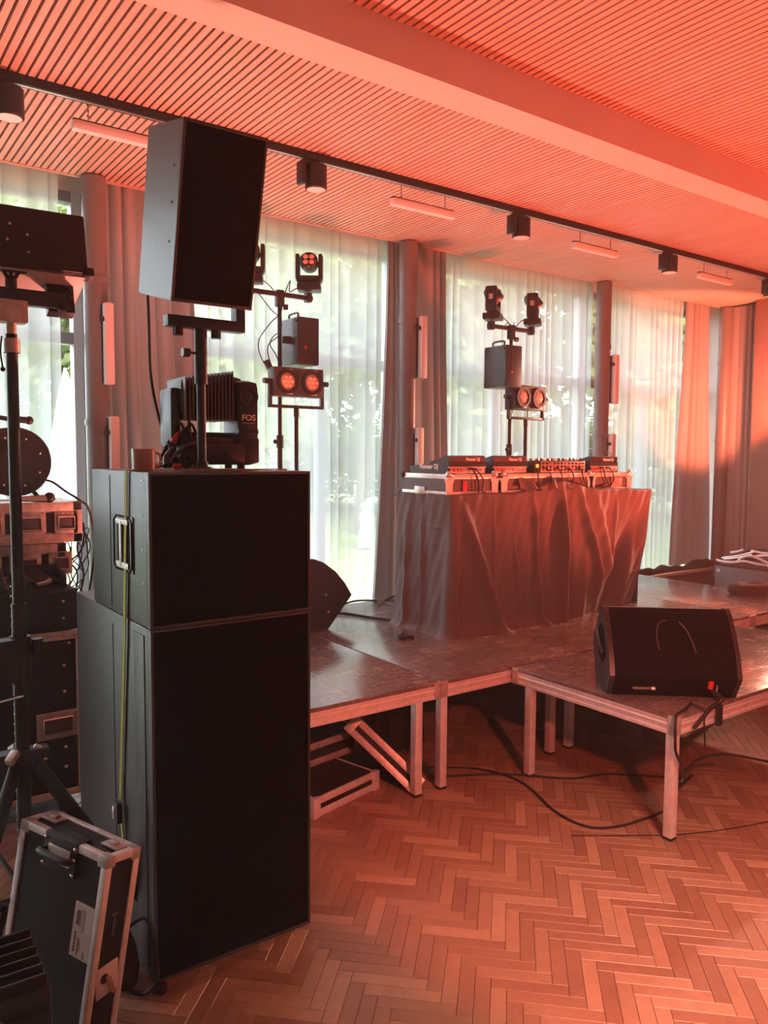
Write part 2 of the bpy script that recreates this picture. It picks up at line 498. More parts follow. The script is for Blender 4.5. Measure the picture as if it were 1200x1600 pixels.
for i in range(-160, 260):
    for j in range(-40, 40):
        for kind in (0, 1):
            base = Vector((i + j*n_, i - j*n_))
            c = base + (Vector((n_/2, 0.5)) if kind == 0 else Vector((n_+0.5, 1-n_/2)))
            w = O + PW*(c.x*U + c.y*V)
            if XL+0.2 < w.x < XR-0.2 and -1.6 < w.y < YW-0.25:
                planks.append((w.x, w.y, kind))
planks.sort(key=lambda q: -shows(q[0], q[1]))
pm = plank_mesh().mesh('parquet_block', 0); pm.materials.append(M['plank'])
for x, y, kind in planks[:300]:
    o = link('parquet_block', pm, floor)
    d = U if kind == 0 else V
    o.location = (x, y, random.uniform(-0.0004, 0.0))
    o.rotation_euler = (0, 0, math.atan2(d.y, d.x) + (PI if random.random() < 0.5 else 0))
rest = MB(); pmb = plank_mesh()
for x, y, kind in planks[300:]:
    d = U if kind == 0 else V
    rest.add(pmb.v, pmb.f, Matrix.Translation((x, y, random.uniform(-0.0004, 0))) @ Matrix.Rotation(math.atan2(d.y, d.x), 4, 'Z'))
part('parquet_field', rest, M['plank_far'], floor, 0, kind='stuff')

# ceiling: dark felt board with single wooden slats under it
ceiling = struct('ceiling', MB().b2(XL, XR, YB, 5.47, CZ+0.022, CZ+0.12), M['void'])
def slat_mesh(y0, y1):
    h = (y1-y0)/2
    mb = MB().box((0, 0, 0.012), (0.0300, 2*h, 0.024), 0)
    me = mb.mesh('slat', 0); me.materials.append(M['slat'])
    return me
BY0, BY1, BZ = 2.746, 2.935, 3.424
PITCH_S = 0.0424
far_me = slat_mesh(BY1, 5.455); near_me = slat_mesh(-1.2, BY0)
n_far = 0
k0 = int((9.05-0.25)/PITCH_S)
for k in range(k0):
    o = link('slat', far_me, ceiling)
    o.location = (0.25+k*PITCH_S, (BY1+5.455)/2, CZ)
n_near = 300-k0
for k in range(n_near):
    o = link('slat', near_me, ceiling)
    o.location = (1.55+k*PITCH_S, (-1.2+BY0)/2, CZ)
sr = MB()
for k in range(int((0.25-XL)/PITCH_S)):
    sr.box((0.25-(k+1)*PITCH_S, (BY1+5.455)/2, CZ+0.012), (0.0300, 5.455-BY1, 0.024))
for k in range(int((9.05-1.55)/PITCH_S)-n_near):
    sr.box((1.55+(n_near+k)*PITCH_S, (-1.2+BY0)/2, CZ+0.012), (0.0300, BY0+1.2, 0.024))
for k in range(int((1.55-XL)/PITCH_S)):
    sr.box((1.55-(k+1)*PITCH_S, (-1.2+BY0)/2, CZ+0.012), (0.0300, BY0+1.2, 0.024))
part('slat_field', sr, M['slat'], ceiling, 0, kind='stuff')
struct('ceiling_beam', MB().b2(XL, XR, BY0, BY1, BZ, CZ+0.02), M['beam'])
struct('trim_1', MB().b2(XL, XR, 5.455, 5.49, CZ-0.004, CZ+0.16), M['fascia'])
struct('ceiling_recess', MB().b2(XL, XR, 5.40, 6.06, CZ+0.16, CZ+0.26), M['plaster'])
struct('wall_back', MB().b2(XL, XR, YB-0.15, YB, 0, CZ+0.2), M['plaster'])
struct('wall_left', MB().b2(XL-0.15, XL, YB, YW, 0, CZ+0.2), M['plaster'])
struct('wall_right', MB().b2(XR, XR+0.15, YB, YW+0.1, -0.1, CZ+0.26), M['plaster'])
struct('wall_front', MB().b2(XL, XR, YW-0.09, YW+0.12, CZ-0.02, CZ+0.2).b2(XL, -3.6, YW-0.09, YW+0.12, 0, CZ), M['plaster'])
pw = struct('trim_2', MB().b2(8.86, XR, -1.0, 4.95, 0, CZ-0.004), M['brown_panel'])

# ---------------------------------------------------------------- windows
bays = [(-3.6, -1.03), (-1.03, 1.575), (1.575, 4.275), (4.275, 6.86), (6.86, 9.12)]
for wi, (x0, x1) in enumerate(bays):
    w = link('window_%d' % (wi+1), None); w['kind'] = 'structure'
    w.location = (x0, 5.81, 0)
    L_ = x1-x0
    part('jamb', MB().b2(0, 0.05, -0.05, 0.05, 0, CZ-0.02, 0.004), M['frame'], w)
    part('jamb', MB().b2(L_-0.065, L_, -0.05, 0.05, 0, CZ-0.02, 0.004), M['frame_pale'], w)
    part('window_head', MB().b2(0.05, L_-0.065, -0.05, 0.05, CZ-0.09, CZ-0.02, 0.004), M['frame'], w)
    part('sill', MB().b2(0.05, L_-0.065, -0.07, 0.06, 0, 0.09, 0.004), M['frame'], w)
    part('transom', MB().b2(0.05, L_-0.065, -0.05, 0.05, 2.55, 2.63, 0.004), M['frame'], w)
    mu = 1.955 if wi == 2 else L_*0.5
    part('mullion', MB().b2(mu-0.035, mu+0.035, -0.04, 0.04, 0.09, 2.55, 0.004), M['frame'], w)
    part('pane', MB().b2(0.05, L_-0.065, -0.004, 0.004, 2.63, CZ-0.09), M['glass'], w)
    part('pane', MB().b2(0.05, mu-0.035, -0.004, 0.004, 0.09, 2.55), M['glass'], w)
    part('pane', MB().b2(mu+0.035, L_-0.065, -0.004, 0.004, 0.09, 2.55), M['glass'], w)

# ---------------------------------------------------------------- curtains
def curtain(name, x0, x1, y, z0, z1, amp, per, m, label, cat, seed=0, bot=None, group=None, axis='x', sharp=0.0, nz=14, pinch=None):
    """pleated hanging cloth between x0 and x1 (bot: the same two ends at the hem)"""
    rnd = random.Random(seed)
    ph = [rnd.uniform(0, 6.28) for _ in range(4)]
    b0, b1 = bot if bot else (x0, x1)
    n = max(3, round((x1-x0)/per))
    nu = n*10
    def fn(u, v):
        e = v*v*(3-2*v)
        if pinch: e = v**1.6
        a = x0+(b0-x0)*e; b = x1+(b1-x1)*e
        if pinch:
            q = pinch*math.sin(PI*v)
            a += q*0.3; b -= q
        s = u + 0.012*math.sin(7*u*PI+ph[0]) + 0.011*math.sin(3.3*u*PI+ph[1])*math.sin(PI*u) + (0.010*v)*math.sin(13*u+ph[1])
        w = 2*PI*n*u + ph[2] + 1.1*math.sin(5*u+ph[3]) + 0.9*math.sin(2.3*n*u+ph[0]) + (0.6+0.5*math.sin(17*u))*v*math.sin(9*u+ph[1])
        d = math.sin(w)
        d = math.copysign(abs(d)**(1-sharp), d) if sharp else d
        k = amp*(0.62+0.30*math.sin(3.1*u*n/6+ph[0])+0.22*math.sin(1.7*n*u+ph[3]))*(0.75+0.55*v)
        xx = a + (b-a)*s + 0.25*per*math.cos(w)*0.5
        yy = y + k*d + 0.012*v*math.sin(4*u+ph[2])
        zz = z1 + (z0-z1)*v
        return (xx, yy, zz) if axis == 'x' else (yy, xx, zz)
    mb = MB().grid(fn, nu, nz)
    o = solo(name, mb, m, label, cat, group, smooth=180)
    if name == 'sheer_curtain':
        def head(u, v):
            p = fn(u, v*0.045); c = fn(u, 0.0)
            return (p[0]-o.location.x, p[1]-0.006-o.location.y, p[2]-o.location.z)
        part('heading_tape', MB().grid(head, nu, 1), m, o, 180)
    return o
G_S = 'sheer voile curtains along the windows'
curtain('sheer_curtain', -1.05, 1.40, 5.60, 0.04, 3.66, 0.024, 0.15, M['sheer'], 'white sheer curtain in the leftmost window, behind the cable reel', 'curtain', 1, group=G_S)
curtain('sheer_curtain', 2.15, 4.06, 5.60, 0.04, 3.66, 0.024, 0.125, M['sheer'], 'white sheer curtain behind the left lighting stand', 'curtain', 2, group=G_S)
curtain('sheer_curtain', 4.62, 6.83, 5.60, 0.04, 3.66, 0.023, 0.118, M['sheer'], 'white sheer curtain behind the DJ booth lighting stand', 'curtain', 3, group=G_S)
curtain('sheer_curtain', 7.0, 8.45, 5.60, 0.04, 3.66, 0.023, 0.115, M['sheer'], 'white sheer curtain in the far right window', 'curtain', 4, group=G_S)
G_D = 'heavy grey drapes between the windows'
curtain('drape', 1.64, 2.28, 5.52, 0.04, 3.62, 0.07, 0.115, M['drape'], 'grey drape behind the raised speaker, beside the leftmost column', 'curtain', 5, bot=(1.62, 2.50), group=G_D)
curtain('drape', 4.19, 4.66, 5.53, 0.04, 3.62, 0.04, 0.11, M['drape'], 'grey drape right of the middle column, behind the DJ booth corner', 'curtain', 6, bot=(4.19, 4.74), group=G_D)
curtain('drape', 4.04, 4.17, 5.54, 0.04, 3.62, 0.03, 0.06, M['drape'], 'narrow grey drape flaring to its hem left of the middle column', 'curtain', 7, bot=(3.86, 4.22), group=G_D, pinch=-0.03)
curtain('drape', 8.38, 8.84, 5.53, 0.50, 3.62, 0.045, 0.12, M['drape'], 'reddish lit grey drape at the window end near the far corner', 'curtain', 8, bot=(8.22, 9.0), group=G_D)
curtain('drape', 4.97, 5.46, 9.05, 0.30, 3.59, 0.03, 0.09, M['drape'], 'reddish lit drape on the end wall beside the brown panel', 'curtain', 9, group=G_D, axis='y')

# ---------------------------------------------------------------- column pipes with tube lamps
def column(x, label, r=0.078):
    t = thing('column', label, 'column', (x, 5.41, 0))
    part('shaft', MB().cyl((0, 0, 0), (0, 0, CZ-0.012), r, n=28), M['pipe'], t)
    for z in (2.93, 2.00, 0.45):
        part('collar', MB().ring((0, 0, z-0.02), (0, 0, 1), r-0.004, r+0.008, 0.04, 28), M['pipe'], t)
    return t
column(1.565, 'grey steel column in front of the leftmost window frame')
column(4.165, 'grey steel column in the middle, left of the DJ booth')
column(6.735, 'grey steel column between the two right windows')
column(9.02, 'grey steel column in the far corner')
def tube_lamp(loc, h, label, cable=True):
    t = thing('tube_lamp', label, 'lamp', loc, 0, 'white tube lamps on the columns')
    part('diffuser', MB().box((0, 0, h/2), (0.062, 0.062, h), 0.014), M['white'], t)
    part('back_plate', MB().box((-0.02, 0.036, h/2), (0.035, 0.012, h*0.96), 0.003), M['metal_black'], t)
    part('clip', MB().box((-0.038, 0.01, h*0.8), (0.018, 0.05, 0.03), 0.003), M['metal_black'], t)
    return t
for (x, z0, h, lb) in ((1.600, 2.245, 0.53, 'upper white tube lamp on the leftmost column'), (1.625, 1.50, 0.54, 'lower white tube lamp on the leftmost column'),
                       (4.232, 2.445, 0.525, 'upper white tube lamp on the middle column'), (4.205, 1.50, 0.53, 'lower white tube lamp on the middle column'),
                       (6.80, 2.34, 0.51, 'upper white tube lamp on the column between the right windows'), (6.775, 1.50, 0.53, 'lower white tube lamp on the column between the right windows')):
    tube_lamp((x+0.01, 5.30, z0), h, lb)

# ---------------------------------------------------------------- ceiling track, spots, hanging bars
TY = 4.205
tr = thing('lighting_track', 'long black lighting track running under the slatted ceiling', 'track', (0, TY, CZ-0.045))
part('rail', MB().b2(XL+0.1, 9.0, -0.022, 0.022, 0, 0.045, 0.002), M['metal_black'], tr)
part('conductor_strip', MB().b2(XL+0.1, 9.0, -0.006, 0.004, -0.0015, 0.002), M['alu'], tr)
def spot(x, label):
    t = thing('track_spot', label, 'spotlight', (x, TY, CZ-0.045), 0, 'black spotlights on the track')
    part('adapter', MB().b2(-0.06, 0.05, -0.018, 0.018, -0.03, 0.0, 0.003), M['metal_black'], t)
    part('gear_box', MB().b2(-0.085, -0.055, -0.035, 0.035, -0.15, -0.018, 0.004), M['metal_black'], t)
    part('housing', MB().lathe([(0.062, -0.165), (0.066, -0.16), (0.066, -0.03), (0.06, -0.024), (0.001, -0.024)], 28, Matrix.Translation((0.03, 0, 0))), M['metal_black'], t)
    part('lens', MB().lathe([(0.0001, -0.158), (0.052, -0.158), (0.056, -0.166), (0.061, -0.166)], 28, Matrix.Translation((0.03, 0, 0))), M['white'], t)
    return t
spot(0.80, 'black track spotlight at the far left edge')
spot(2.50, 'black track spotlight right of the raised speaker')
spot(4.25, 'second black track spotlight from the raised speaker')
spot(6.07, 'third black track spotlight from the raised speaker')
spot(7.75, 'black track spotlight at the right end of the track')
def hang_bar(x, label):
    z = 3.43
    t = thing('hanging_bar_lamp', label, 'lamp', (x, TY, z), 0, 'white bar lamps hanging from the track')
    part('diffuser', MB().box((0, 0, 0), (0.53, 0.055, 0.05), 0.016), M['white'], t)
    part('top_channel', MB().box((0, 0, 0.028), (0.52, 0.03, 0.008), 0.002), M['metal_black'], t)
    for sx in (-0.185, 0.185):
        mb = MB()
        for k in range(6):
            c = (sx, 0, 0.036+k*0.0135+0.008)
            mb.lathe([(0.0045, 0), (0.0065, 0.001), (0.0065, 0.003), (0.0045, 0.004), (0.0045, 0)], 8,
                     Matrix.Translation(c) @ Matrix.Rotation(PI/2, 4, 'X' if k % 2 else 'Y') @ Matrix.Diagonal((1, 1.5, 1, 1)))
        part('chain', mb, M['alu'], t)
    return t
hang_bar(1.38, 'white hanging bar lamp left of the raised speaker')
hang_bar(3.36, 'white hanging bar lamp between the first and second track spotlights')
hang_bar(5.11, 'white hanging bar lamp between the second and third track spotlights')
hang_bar(6.80, 'white hanging bar lamp nearest the right end of the track')

# ---------------------------------------------------------------- stage decks
RAIL = [(0, 0.51), (0, 0.524), (0.007, 0.528), (0.007, 0.545), (0, 0.549), (0, 0.556), (0.004, 0.560), (0.004, 0.568), (0, 0.571), (0, 0.580), (0.038, 0.580), (0.038, 0.51)]
def deck(label, loc, w, d, legs, group='stage decks'):
    t = thing('stage_deck', label, 'stage', loc, 0, group)
    part('deck_board', MB().b2(0.004, w-0.004, 0.004, d-0.004, 0.581, 0.600, 0.0015), M['deck'], t)
    part('rail', MB().prism(RAIL, 0.001, w-0.001, lambda a, b, e: (e, a+0.001, b)), M['alu'], t, 20)
    part('rail', MB().prism(RAIL, 0.001, w-0.001, lambda a, b, e: (e, d-0.001-a, b)), M['alu'], t, 20)
    part('rail', MB().prism(RAIL, 0.002, d-0.002, lambda a, b, e: (a+0.001, e, b)), M['alu'], t, 20)
    part('rail', MB().prism(RAIL, 0.002, d-0.002, lambda a, b, e: (w-0.001-a, e, b)), M['alu'], t, 20)
    for cx in (0.022, w-0.022):
        for cy_ in (0.022, d-0.022):
            part('corner_block', MB().box((cx, cy_, 0.553), (0.045, 0.045, 0.089), 0.003), M['alu_dull'], t)
    for lx, ly in legs:
        lg = part('leg', MB().b2(lx, lx+0.045, ly, ly+0.045, 0.012, 0.512, 0.003), M['alu'], t)
        part('foot', MB().b2(lx-0.001, lx+0.046, ly-0.001, ly+0.046, 0.0, 0.014, 0.003), M['rubber'], lg)
    return t
DW, DD = 1.03, 2.10
LEGS = [(0.005, 0.01), (DW-0.165, 0.01), (0.005, DD-0.055), (DW-0.165, DD-0.055)]
for k, lb in enumerate(('stage deck at the left end, beside the sub-bass stack', 'stage deck second from the left, in front of the DJ booth corner', 'stage deck behind the front deck, under the DJ booth',
                        'stage deck under the right half of the DJ booth', 'stage deck at the far right end of the stage')):
    deck(lb, (1.64+k*DW, 3.145, 0), DW-0.004, DD, LEGS)
deck('stage deck jutting forward under the front wedge monitor', (3.185, 2.085, 0), 2.10, 1.052, [(0.006, 0.01), (0.006, 0.91), (2.045, 0.01), (2.045, 0.91)])

# ---------------------------------------------------------------- sub-bass stack
def cabinet(t, w, d, h, trim=0.010):
    """loudspeaker body with a lipped front and a recessed grille; origin at the front left bottom corner, front towards -Y"""
    body = MB().b2(0, w, 0.03, d, 0, h, 0.006)
    part('cabinet', body, M['cab'], t)
    lip = MB()
    lip.b2(0, w, 0, 0.035, 0, trim, 0.003).b2(0, w, 0, 0.035, h-trim, h, 0.003).b2(0, trim, 0, 0.035, trim*.5, h-trim*.5, 0.003).b2(w-trim, w, 0, 0.035, trim*.5, h-trim*.5, 0.003)
    part('front_lip', lip, M['cab'], t)
    part('grille', MB().b2(trim, w-trim, 0.004, 0.03, trim, h-trim, 0.002), M['grille'], t)
    return t
SX, SY = 0.883, 2.517
ls = cabinet(thing('subwoofer', 'tall black sub-bass speaker standing on the parquet at the bottom of the stack', 'speaker', (SX, SY, 0)), 0.608, 0.90, 1.217)
us = cabinet(thing('subwoofer', 'smaller black sub-bass speaker on top of the tall one, with side handle', 'speaker', (SX, SY, 1.219)), 0.608, 0.637, 0.518)
# side details: seam, battens, screws, recessed handle
for y in (0.405,):
    part('panel_seam', MB().b2(-0.0015, 0.002, y, y+0.004, 0.02, 0.50), M['grille'], us, 0)
for z in (0.03, 0.145, 0.26, 0.375, 0.49):
    part('screw', MB().lathe([(0.0045, 0), (0.0035, 0.002)], 8, Matrix.Translation((-0.0005, 0.062, z)) @ Matrix.Rotation(-PI/2, 4, 'Y')), M['chrome'], us)
hy0, hy1, hz0, hz1 = 0.150, 0.355, 0.165, 0.362
h = part('handle_plate', MB().box((-0.001, (hy0+hy1)/2, (hz0+hz1)/2), (0.008, hy1-hy0, hz1-hz0), 0.003), M['cab'], us)
part('recess', MB().box((-0.004, (hy0+hy1)/2-0.005, (hz0+hz1)/2), (0.004, (hy1-hy0)*0.66, (hz1-hz0)*0.80), 0.0015), M['grille'], h)
part('grip', MB().box((-0.009, (hy0+hy1)/2+0.012, (hz0+hz1)/2), (0.008, 0.022, (hz1-hz0)*0.80), 0.0035).box((-0.007, (hy0+hy1)/2, hz0+0.022), (0.008, 0.13, 0.022), 0.003).box((-0.007, (hy0+hy1)/2, hz1-0.022), (0.008, 0.13, 0.018), 0.003), M['alu_dull'], h)
part('rim', MB().tube([(-0.005, hy0+0.006, hz0+0.02), (-0.005, hy0+0.006, hz1-0.02), (-0.005, hy0+0.03, hz1-0.004), (-0.005, hy1-0.03, hz1-0.004), (-0.005, hy1-0.006, hz1-0.02), (-0.005, hy1-0.006, hz0+0.02), (-0.005, hy1-0.03, hz0+0.004), (-0.005, hy0+0.03, hz0+0.004), (-0.005, hy0+0.006, hz0+0.02)], 0.004, 6, False), M['grille'], h)
part('panel_seam', MB().b2(-0.0015, 0.002, 0.40, 0.404, 0.04, 1.17), M['grille'], ls, 0)
part('side_batten', MB().b2(-0.004, 0.002, 0.06, 0.16, 0.03, 1.19, 0.002), M['cab'], ls)
# yellow strap over the stack
def ribbon(path, wid, th=0.003):
    mb = MB(); P = [Vector(p) for p in path]
    for a, b in zip(P[:-1], P[1:]):
        d = b-a; L_ = d.length; dn = d.normalized()
        wv = Vector((0, 1, 0)); wv = (wv-dn*wv.dot(dn)).normalized(); nv = dn.cross(wv)
        R3 = Matrix((dn, wv, nv)).transposed().to_4x4()
        mb.box((a+b)/2, (L_+0.002, wid, th), 0, R3)
    return mb
st = thing('lashing_strap', 'yellow lashing strap tied down the left side of the sub-bass stack', 'strap', (SX, 2.72, 0.30))
def loc(p): return (p[0]-SX, p[1]-2.72, p[2]-0.30)
part('webbing', ribbon([loc(p) for p in ((1.497, 2.72, 0.9), (1.497, 2.72, 1.741), (0.876, 2.715, 1.741), (0.874, 2.735, 1.45), (0.873, 2.756, 1.14), (0.873, 2.80, 0.80), (0.873, 2.835, 0.535))], 0.025), M['strap'], st, 0)
bk = part('ratchet', MB().box(loc((0.862, 2.83, 0.49)), (0.022, 0.045, 0.075), 0.006), M['metal_black'], st)
part('lever', MB().box(loc((0.853, 2.848, 0.487)), (0.012, 0.02, 0.05), 0.004), M['chrome'], bk)
part('webbing_tail', ribbon([loc(p) for p in ((0.873, 2.83, 0.45), (0.873, 2.815, 0.40), (0.874, 2.80, 0.27), (0.874, 2.82, 0.10))], 0.022), M['strap'], st, 0)

# ---------------------------------------------------------------- raised top speaker on its pole
pole = thing('speaker_pole', 'black pole with U-shaped bracket standing on the sub-bass stack', 'stand', (1.20, 2.83, 1.738))
part('base_flange', MB().lathe([(0.045, 0), (0.045, 0.006), (0.024, 0.012), (0.024, 0.03)], 24), M['metal_black'], pole)
part('tube', MB().cyl((0, 0, 0.004), (0, 0, 0.53), 0.0175, n=24), M['metal_black'], pole)
part('collar', MB().cyl((0, 0, 0.32), (0, 0, 0.53), 0.0245, n=24), M['metal_black'], pole)
kn = part('clamp_knob', MB().cyl((-0.025, 0, 0.435), (-0.05, 0, 0.435), 0.005, n=10).cyl((-0.045, 0, 0.435), (-0.072, 0, 0.435), 0.017, n=7), M['plastic'], pole)
br = part('bracket', MB().b2(-0.135, 0.172, -0.025, 0.025, 0.525, 0.565, 0.002).b2(0.135, 0.172, -0.025, 0.025, 0.56, 0.660, 0.002), M['metal_black'], pole)
for x in (-0.09, 0.06):
    part('bracket_knob', MB().cyl((x, -0.005, 0.495), (x, -0.005, 0.527), 0.020, n=8), M['plastic'], pole)
def pa_top(t, w, d, h):
    # trapezoid cabinet narrower at the back, origin at its centre
    bw = w*0.98
    poly = [(-w/2, -d/2+0.02), (w/2, -d/2+0.02), (bw/2, d/2), (-bw/2, d/2)]
    part('cabinet', MB().prism(poly, -h/2+0.004, h/2-0.004, lambda a, b, e: (a, b, e)), M['cab'], t, 20)
    part('front_lip', MB().b2(-w/2, w/2, -d/2, -d/2+0.024, h/2-0.012, h/2, 0.003).b2(-w/2, w/2, -d/2, -d/2+0.024, -h/2, -h/2+0.012, 0.003).b2(-w/2, -w/2+0.01, -d/2, -d/2+0.024, -h/2, h/2, 0.003).b2(w/2-0.01, w/2, -d/2, -d/2+0.024, -h/2, h/2, 0.003), M['cab'], t)
    part('grille', MB().b2(-w/2+0.008, w/2-0.008, -d/2+0.003, -d/2+0.02, -h/2+0.01, h/2-0.01, 0.002), M['grille'], t)
    for z in (-0.1, 0.03, 0.15):
        part('screw', MB().lathe([(0.005, 0), (0.004, 0.0015)], 8, Matrix.Translation((-w/2+0.0, -d/2+0.06, z)) @ Matrix.Rotation(-PI/2, 4, 'Y')), M['grille'], t)
    part('base_plate', MB().b2(-w/2+0.005, w/2-0.005, -d/2+0.03, d/2-0.01, -h/2-0.001, -h/2+0.006, 0.002), M['plastic'], t)
pt = thing('pa_speaker', 'black speaker tilted forward on the pole, high above the sub-bass stack', 'speaker', (1.202, 2.825, 2.666), rot=(R(13.68), 0, R(-0.47)))
pa_top(pt, 0.311, 0.363, 0.598)

# ---------------------------------------------------------------- large moving head, cup and cable heap on the stack
t = thing('moving_head_light', 'large black moving head light with cooling fins resting on the sub-bass stack', 'stage light', (1.312, 3.0, 1.738), R(-4))
b = part('base', MB().box((-0.02, 0, 0.06), (0.26, 0.20, 0.085), 0.016).box((-0.02, 0, 0.10), (0.20, 0.16, 0.05), 0.012), M['plastic'], t)
for sx in (-0.12, 0.10):
    for sy in (-0.07, 0.07):
        part('foot', MB().cyl((sx, sy, 0), (sx, sy, 0.022), 0.016, n=12), M['rubber'], t)
part('display', MB().box((-0.07, -0.101, 0.065), (0.06, 0.004, 0.03), 0.001), M['metal_black'], b)
for x in (-0.01, 0.03):
    part('connector', MB().cyl((x, -0.10, 0.065), (x, -0.107, 0.065), 0.010, n=12), M['metal_black'], b)
ar = part('yoke_arm', MB().box((0.127, 0.0, 0.185), (0.098, 0.17, 0.34), 0.03), M['plastic'], t)
part('dial', MB().ring((0.127, -0.086, 0.29), (0, -1, 0), 0.027, 0.040, 0.008, 28).cyl((0.127, -0.085, 0.29), (0.127, -0.090, 0.29), 0.024, n=24), M['metal_black'], ar)
part('dial_mark', MB().box((0.132, -0.0905, 0.285), (0.006, 0.002, 0.036), 0.001, (0, 0.4, 0)), M['case_grey'], ar)
part('lower_cover', MB().box((0.127, -0.075, 0.075), (0.090, 0.03, 0.10), 0.008).box((0.127, -0.08, 0.15), (0.086, 0.014, 0.02), 0.003), M['plastic'], ar)
text('lettering', 'FOS', 0.034, M['logo'], ar, (0.128, -0.0858, 0.205), (PI/2, 0, 0), bold=0.0006)
part('logo_line', MB().box((0.128, -0.0855, 0.184), (0.055, 0.0012, 0.0018)), M['alu_dull'], ar, 0)
part('yoke_arm', MB().box((-0.165, 0.0, 0.20), (0.045, 0.15, 0.23), 0.02), M['plastic'], t)
hd = part('head', MB().box((-0.04, 0.01, 0.275), (0.225, 0.20, 0.15), 0.03).box((0.075, 0.05, 0.335), (0.12, 0.14, 0.08), 0.03), M['plastic'], t)
fins = MB()
for k in range(14):
    fins.box((-0.138+k*0.0145, -0.0, 0.272+0.0012*k), (0.0045, 0.235, 0.165+0.0022*k), 0.0018)
part('heat_sink', fins, M['case_grey'], hd, 0)
part('yoke_bar', MB().box((-0.02, 0.0, 0.135), (0.25, 0.06, 0.022), 0.006), M['plastic'], t)

t = thing('cup', 'small terracotta cup standing on the left corner of the sub-bass stack', 'cup', (0.945, 2.74, 1.7375))
part('body', MB().lathe([(0.0, 0.0), (0.033, 0.0), (0.0395, 0.006), (0.041, 0.075), (0.0385, 0.077), (0.0365, 0.07), (0.034, 0.012), (0.0, 0.010)], 32), M['cup'], t)
part('handle', MB().tube([(0.038, 0.004, 0.062), (0.058, 0.006, 0.058), (0.062, 0.006, 0.038), (0.055, 0.005, 0.02), (0.037, 0.004, 0.015)], 0.005), M['cup'], t)

t = thing('cable_heap', 'heap of black cables and plugs piled beside the large moving head light', 'cables', (1.14, 2.96, 1.7375))
rnd = random.Random(3)
for k in range(9):
    a0 = rnd.uniform(0, 6.28); pts = []
    for q in range(7):
        a = a0+q*1.1
        h = max(0.008, 0.17*(0.15+0.85*(q % 3)/2)*(k/9+0.15))
        pts.append((0.075*math.cos(a)*(1-k*0.05)+0.02+0.004*k, 0.055*math.sin(a), h))
    part('cable', MB().tube(pts, 0.0055, 6), M['rubber'], t)
part('cable', MB().tube([(-0.10, -0.03, 0.006), (-0.05, -0.05, 0.02), (0.0, -0.06, 0.075), (0.05, -0.07, 0.10), (0.085, -0.06, 0.105)], 0.0055), M['case_grey'], t, label='grey cable looped over the heap')
part('cable', MB().tube([(-0.14, -0.02, 0.006), (-0.08, -0.02, 0.012), (-0.03, 0.0, 0.085), (0.03, 0.0, 0.20), (0.06, 0.0, 0.225), (0.07, 0.01, 0.10)], 0.006), M['rubber'], t)
for q, (x, y, z, ry) in enumerate(((-0.03, -0.03, 0.06, 0.9), (0.0, -0.02, 0.12, 1.0), (0.03, -0.045, 0.03, 0.3), (0.05, -0.05, 0.06, 0.2), (-0.05, -0.05, 0.03, 0.8))):
    part('plug', MB().cyl((-0.022, 0, 0), (0.022, 0, 0), 0.012, n=12).cyl((0.022, 0, 0), (0.034, 0, 0), 0.008, n=10), M['plastic'] if q != 1 else M['red_plug'], t).matrix_basis = Matrix.Translation((x, y, z)) @ Euler((0, -ry, 0.3*q)).to_matrix().to_4x4()
part('plug', MB().cyl((-0.03, -0.07, 0.012), (0.0, -0.075, 0.012), 0.011, n=10), M['red_plug'], t, label='red plug')
solo('cable', MB().tube([(1.095, 3.10, 2.50), (1.10, 3.10, 2.30), (1.105, 3.10, 2.10), (1.13, 3.08, 1.93), (1.16, 3.03, 1.80), (1.17, 3.0, 1.76)], 0.006), M['rubber'], 'black cable hanging from the raised speaker to the cable heap', 'cable')

# ---------------------------------------------------------------- left light stand with big fixture
t = thing('tripod_stand', 'black tripod light stand in front of the road cases at the left', 'stand', (0.54, 2.80, 0))
part('pole', MB().cyl((0, 0, 0.28), (0, 0, 1.30), 0.023, n=20), M['metal_black'], t)
part('pole', MB().cyl((0, 0, 1.25), (0, 0, 2.18), 0.0185, n=20), M['metal_black'], t)
hl = MB()
for k in range(30):
    hl.cyl((-0.0225, -0.004, 1.36-k*0.033), (-0.0245, -0.0045, 1.36-k*0.033), 0.0035, n=6)
part('pin_hole_row', hl, M['alu_dull'], t, kind='stuff')
part('pole', MB().cyl((0, 0, 2.14), (0, 0, 2.27), 0.0165, n=20), M['alu_dull'], t)
part('clamp', MB().cyl((0, 0, 1.04), (0, 0, 1.19), 0.034, n=20).box((-0.05, -0.01, 1.115), (0.09, 0.07, 0.15), 0.02), M['metal_black'], t)
part('clamp_knob', MB().cyl((0.03, -0.01, 1.155), (0.065, -0.02, 1.155), 0.006, n=8).cyl((0.05, -0.02, 1.13), (0.05, -0.02, 1.18), 0.018, n=10), M['plastic'], t)
part('winch_handle', MB().tube([(-0.10, -0.03, 0.985), (-0.06, -0.03, 0.99), (0.0, -0.03, 0.996)], 0.006), M['chrome'], t)
part('collar', MB().cyl((0, 0, 2.12), (0, 0, 2.165), 0.026, n=20), M['alu_dull'], t)
part('pin', MB().tube([(-0.03, -0.01, 2.17), (-0.035, -0.01, 2.12), (-0.03, -0.012, 2.07)], 0.003).ball((-0.03, -0.012, 2.065), 0.008), M['metal_black'], t)
part('hub', MB().cyl((0, 0, 0.755), (0, 0, 0.80), 0.036, n=20).box((0, -0.005, 0.79), (0.16, 0.06, 0.035), 0.01), M['metal_black'], t)
